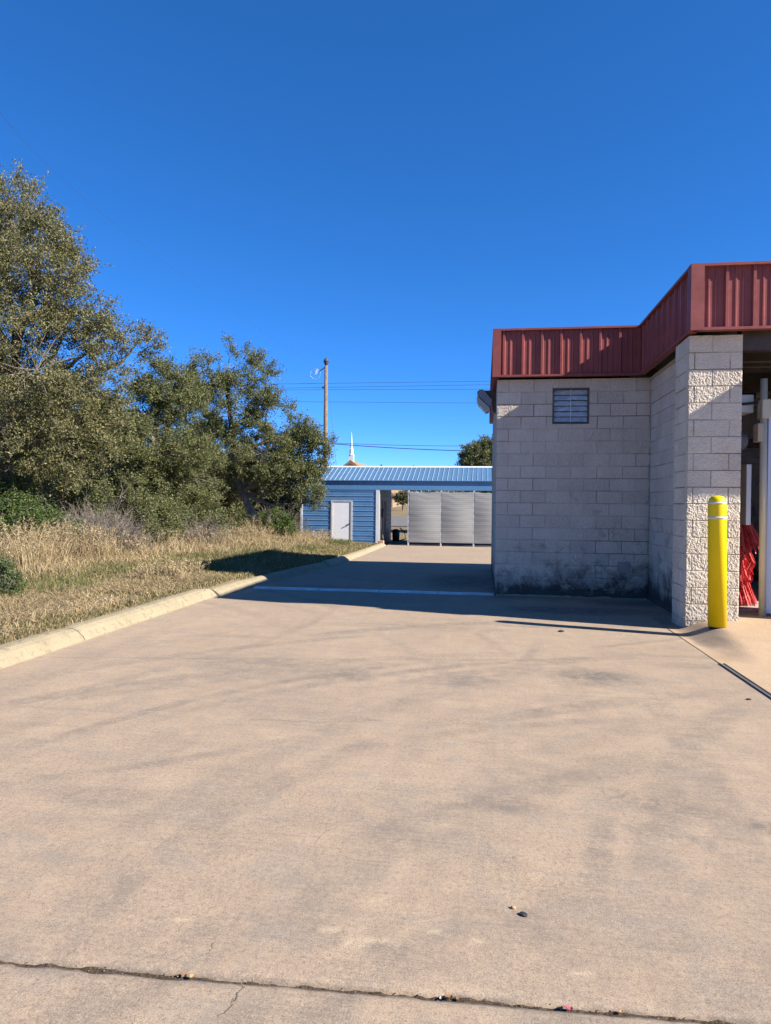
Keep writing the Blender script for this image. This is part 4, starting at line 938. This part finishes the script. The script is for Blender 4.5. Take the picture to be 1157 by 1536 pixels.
tag(npmesh('short_grass', V, F, M['lawn']), 'short tan and green grass along the kerb', 'grass', kind='stuff')
a, b = scatter(200000, r, 6.6, dens=1.1); tl, d = tallness(a, b); k = (r.random(len(a)) < tl*(.35+.9*vnoise(a*1.6, b*1.6, 8))) & (b < 19.75); a, b, tl, d = a[k], b[k], tl[k], d[k]
dist = np.hypot(a-CAM[0], b-CAM[1]); H = (.14+.30*tl*r.random(len(a)))*(.55+.9*vnoise(a*1.1, b*1.1, 12)); W = .0045+.00055*dist
P = np.stack([a, b, ground_z(a, b)-.01], 1); V, F = blades(P, H, W, r, .8)
tag(npmesh('tall_dry_grass', V, F, M['straw']), 'knee high straw coloured grass below the oaks', 'grass', kind='stuff')
# matted brown patch near the kerb, left foreground
a = r.uniform(-8.5, -4.9, 60000); b = r.uniform(-7.5, 0.5, 60000); k = vnoise(a*1.2, b*1.2, 3) > .42; a, b = a[k], b[k]; H = r.uniform(.06, .16, len(a))
P = np.stack([a, b, ground_z(a, b)-.01], 1); V, F = blades(P, H, np.full(len(a), .009), r, 2.0)
tag(npmesh('matted_dry_grass', V, F, M['straw']), 'matted brown dry grass near the kerb at the left', 'grass', kind='stuff')
# greener weeds in the middle of the verge
a, b = scatter(60000, r, 4.5); n_ = vnoise(a*.9, b*.9, 21); d = foot(b)-.3-a; k = (n_ > .52) & (d > 1.0) & (b > -3) & (b < 19.3); a, b, d = a[k], b[k], d[k]
dist = np.hypot(a-CAM[0], b-CAM[1]); H = r.uniform(.08, .26, len(a)); P = np.stack([a, b, ground_z(a, b)-.01], 1); V, F = blades(P, H, .004+.0005*dist, r, .7)
tag(npmesh('green_weeds', V, F, M['weed']), 'greenish weeds mixed into the verge grass', 'grass', kind='stuff')
# seed-head clumps: tall arching stalks
def stalks(n_, a0, a1, b0, b1, h, label, seed):
    r = np.random.default_rng(seed); cen = np.stack([r.uniform(a0, a1, n_), r.uniform(b0, b1, n_)], 1); V = []; F4 = []; F3 = []; off = 0
    for c in cen:
        m = r.integers(14, 34); a = c[0]+r.normal(0, .07, m); b = c[1]+r.normal(0, .07, m); P = np.stack([a, b, ground_z(a, b)-.01], 1)
        H = h*r.uniform(.5, 1.1, m); v, f = blades(P, H, np.full(m, .009), r, .5, (.5*r.normal(), 0, 0)); V.append(v); F4.append(f[0]+off); F3.append(f[1]+off); off += len(v)
        tip = v.reshape(-1, 5, 3)[:, 4]; stem = v.reshape(-1, 5, 3)[:, 3]; sel = r.random(m) < .6; tip, stem = tip[sel], stem[sel]
        if len(tip):
            q = np.repeat(tip, 7, 0)+(np.repeat(stem-tip, 7, 0))*r.uniform(0, .45, (len(tip)*7, 1))+r.normal(0, .012, (len(tip)*7, 3)); v, f = leaf_quads(q, .06, .012, r, 0, .6); V.append(v); F4.append(f+off); off += len(v)
    tag(npmesh('seeding_grass', np.concatenate(V), [np.concatenate(F4), np.concatenate(F3)], M['straw']), label, 'grass', kind='stuff')
stalks(46, -9.6, -7.8, -1.2, 2.2, .95, 'tall arching grass stalks with seed heads at the left under the oaks', 1)
stalks(60, -10.2, -7.2, 2.5, 14.5, .75, 'seeding grass stalks along the foot of the oaks', 2)
stalks(26, -9.5, -8.3, 12.5, 15.0, 1.0, 'tall seeding stalks around the leaning trunk', 3)
stalks(30, -9.3, -7.2, 17.6, 19.5, .6, 'dry grass clump against the left end of the shed', 4)
stalks(12, -5.9, -5.3, -.9, .6, .32, 'small seeding weeds in the shadow by the kerb joint', 5)
# far grass on the slope beyond the road and far wood
r = np.random.default_rng(55)
x = r.uniform(-160, 160, 2600); y = 195+r.uniform(0, 60, 2600); z = zg(y)+r.uniform(.5, 8, 2600)*(.4+.8*vnoise(x*.06, 0, 2)); c = np.stack([x, y, z], 1); P = np.repeat(c, 26, 0)+r.normal(0, 1.1, (2600*26, 3)); V, F = leaf_quads(P, .9, .5, r)
tag(npmesh('far_wood', V, F, M['dull']), 'distant line of dark trees on the hill', 'wood', kind='stuff')
x = r.uniform(3.2, 12, 500); y = r.uniform(13, 16, 500); 
plant('green_bush', 'sunlit bush seen through the wash bay beyond the red brush', 'bush', (6.8, 10.5, -.2), [(6.5, 10.5, 1.0, 1.2), (7.4, 10.8, 1.5, 1.3), (5.6, 10.6, 1.5, 1.1), (6.9, 10.8, 2.3, 1.0)], None, 'oak', 16, 80, (.09, .05), tr=.05, seed=61, twl=.4, crown='foliage')

# ------------------------------------------------------------------ small litter on the concrete
def pebble(name, label, cat, x, y, s, mat, sd, z0=0., sq=(1, .6, .4), rz=0, group=None):
    r = random.Random(sd); bm = bmesh.new(); bmesh.ops.create_icosphere(bm, subdivisions=2, radius=1)
    for v in bm.verts: v.co *= 1+r.uniform(-.18, .12)
    bmesh.ops.transform(bm, matrix=Matrix.Translation((x, y, z0+s*sq[2]*.75)) @ Matrix.Rotation(rz, 4, 'Z') @ Matrix.Diagonal((s*sq[0], s*sq[1], s*sq[2], 1)), verts=bm.verts)
    return tag(obj(name, bm, M[mat], origin=(x, y, z0)), label, cat, group)
pebble('stone', 'flat dark stone lying on the driveway in the foreground', 'stone', -.039, -8.981, .017, 'stone', 1, sq=(1, .75, .35), rz=-.5)
pebble('chip', 'tiny orange chip beside the flat dark stone', 'chip', -.073, -8.945, .010, 'orange', 2, sq=(1, .8, .6))
pebble('stone', 'small dark stone on the driveway short of the bollard', 'stone', .727, -3.199, .035, 'stone', 3)
pebble('stone', 'small dark stone near the steel channel', 'stone', 1.855, -5.857, .02, 'stone', 4)
def leaf(x, y, s, rz, mat, label, cat='leaf', name='dry_leaf', z=.0, sd=0):
    r = np.random.default_rng(sd); a_ = np.linspace(0, 1, 8); w = np.sin(a_*math.pi)**.7*.35; V = []
    for i, (t_, ww) in enumerate(zip(a_, w)):
        for q in (-1, 0, 1): V.append(((t_-.5)*s, q*ww*s*(1+.2*r.normal()), abs(q)*.12*s+.10*s*math.sin(t_*5+1)+.002+.06*s*r.random()))
    V = np.array(V); c_, s_ = math.cos(rz), math.sin(rz); V = np.stack([V[:, 0]*c_-V[:, 1]*s_+x, V[:, 0]*s_+V[:, 1]*c_+y, V[:, 2]+z], 1); F = gridfaces(8, 3)
    V = np.concatenate([V, V+np.array([0, 0, -.0012])]); F = np.concatenate([F, gridfaces(8, 3, 24)[:, ::-1]])
    tag(npmesh(name, V, F, M[mat], origin=(x, y, z), smooth=True), label, cat, 'litter in the wide joint')
J = jointline
leaf(-.286, J(-.286), .026, .6, 'dryleaf', 'curled red brown leaf caught in the wide joint near its middle', sd=1, z=-.004)
leaf(-.255, J(-.255)-.004, .022, 2.2, 'dryleaf', 'second smaller brown leaf beside the curled one in the joint', sd=2, z=-.006)
leaf(-1.119, J(-1.119), .022, .2, 'dryleaf', 'brown leaf in the left part of the wide joint', sd=3, z=-.005)
leaf(-1.09, J(-1.09)-.003, .018, -.6, 'orange', 'orange leaf fragment in the left part of the joint', sd=4, z=-.004)
leaf(.068, J(.068)-.004, .026, 0, 'pink', 'crumpled pink foil wrapper in the wide joint', 'wrapper', 'wrapper', -.004, 5)
leaf(.22, J(.22), .016, 1, 'orange', 'tan leaf scrap at the right of the joint', sd=6, z=-.005)
leaf(-.31, J(-.31)-.004, .014, 1.4, 'paper', 'grey paper scrap by the curled leaf in the joint', 'paper scrap', 'paper_scrap', -.006, 7)
leaf(-5.15, -3.05, .07, .5, 'paper', 'pale crumpled scrap on the grass behind the kerb', 'paper scrap', 'paper_scrap', float(ground_z(-5.15, -3.05))+.05, 8)
leaf(-5.25, -4.1, .06, 1.5, 'paper', 'small white scrap in the matted grass at the left', 'paper scrap', 'paper_scrap', float(ground_z(-5.25, -4.1))+.05, 9)
# joint crumbs
r = np.random.default_rng(3); xs = r.uniform(-2, .9, 110); V = []; F = []
bm = bmesh.new()
for x in xs:
    s = r.uniform(.0012, .0034); bmesh.ops.create_icosphere(bm, subdivisions=1, radius=s, matrix=Matrix.Translation((x, J(x)+r.normal(0, .006), -.006+r.uniform(-.004, .004))) @ Matrix.Diagonal((1, r.uniform(.5, 1), .6, 1)))
tag(obj('joint_grit', bm, M['kerb']), 'grit and crumbs caught in the wide joint', 'grit', kind='stuff')

# ------------------------------------------------------------------ light, sky, camera
sun_dir = Vector((1.5, -.38, 1)).normalized(); el = math.asin(sun_dir.z); az = math.atan2(sun_dir.x, sun_dir.y)
w = bpy.data.worlds.new('World'); bpy.context.scene.world = w; w.use_nodes = True; nt = w.node_tree
sky = nt.nodes.new('ShaderNodeTexSky'); sky.sky_type = 'NISHITA'; sky.sun_disc = False; sky.sun_elevation = el; sky.sun_rotation = az
sky.altitude = 2500; sky.air_density = .5; sky.dust_density = 0; sky.ozone_density = 6
bg = nt.nodes['Background']; hs = nt.nodes.new('ShaderNodeHueSaturation'); gm = nt.nodes.new('ShaderNodeGamma'); gm.inputs[1].default_value = .80; hs.inputs['Saturation'].default_value = 1.28; hs.inputs['Hue'].default_value = .506; nt.links.new(sky.outputs[0], gm.inputs[0]); nt.links.new(gm.outputs[0], hs.inputs['Color']); nt.links.new(hs.outputs[0], bg.inputs[0]); bg.inputs[1].default_value = .15
L = bpy.data.lights.new('sun', 'SUN'); L.energy = 4.5; L.angle = R(.53); L.color = (1, .93, .82)
lo = bpy.data.objects.new('sun', L); C.objects.link(lo); lo.rotation_euler = (-sun_dir).to_track_quat('-Z', 'Y').to_euler(); lo.location = sun_dir*40
p, rr, th = R(.615), R(.6), R(8.2)
Rz = Matrix.Rotation(th, 3, 'Z')
R0 = Vector((1, 0, 0)); U0 = Vector((0, math.sin(p), math.cos(p))); F0 = Vector((0, math.cos(p), -math.sin(p)))
Rv = math.cos(rr)*R0+math.sin(rr)*U0; Uv = -math.sin(rr)*R0+math.cos(rr)*U0
Mx = Matrix((Rz @ Rv, Rz @ Uv, -(Rz @ F0))).transposed().to_4x4(); Mx.translation = Vector((-.198, -11.496, 1.488))
cam = bpy.data.cameras.new('camera'); co = bpy.data.objects.new('camera', cam); C.objects.link(co); co.matrix_world = Mx
cam.sensor_fit = 'VERTICAL'; cam.sensor_height = 36; cam.lens = 24.0; cam.clip_end = 6000; cam.clip_start = .05
sc = bpy.context.scene; sc.camera = co; sc.render.resolution_x = 771; sc.render.resolution_y = 1024
sc.view_settings.view_transform = 'Standard'; sc.view_settings.look = 'None'; sc.view_settings.exposure = 1.45; sc.view_settings.gamma = 1
sc.render.engine = 'CYCLES'

# one common albedo trim for the bright exposure
for m in bpy.data.materials:
    if not m.use_nodes: continue
    t = m.node_tree; b = t.nodes.get('Principled BSDF')
    if b is None: continue
    x = t.nodes.new('ShaderNodeMix'); x.data_type = 'RGBA'; x.blend_type = 'MULTIPLY'; x.inputs[0].default_value = 1; x.inputs[7].default_value = (.82, .82, .82, 1)
    bc = b.inputs['Base Color']
    if bc.is_linked: t.links.new(bc.links[0].from_socket, x.inputs[6])
    else: x.inputs[6].default_value = bc.default_value
    t.links.new(x.outputs[2], bc)
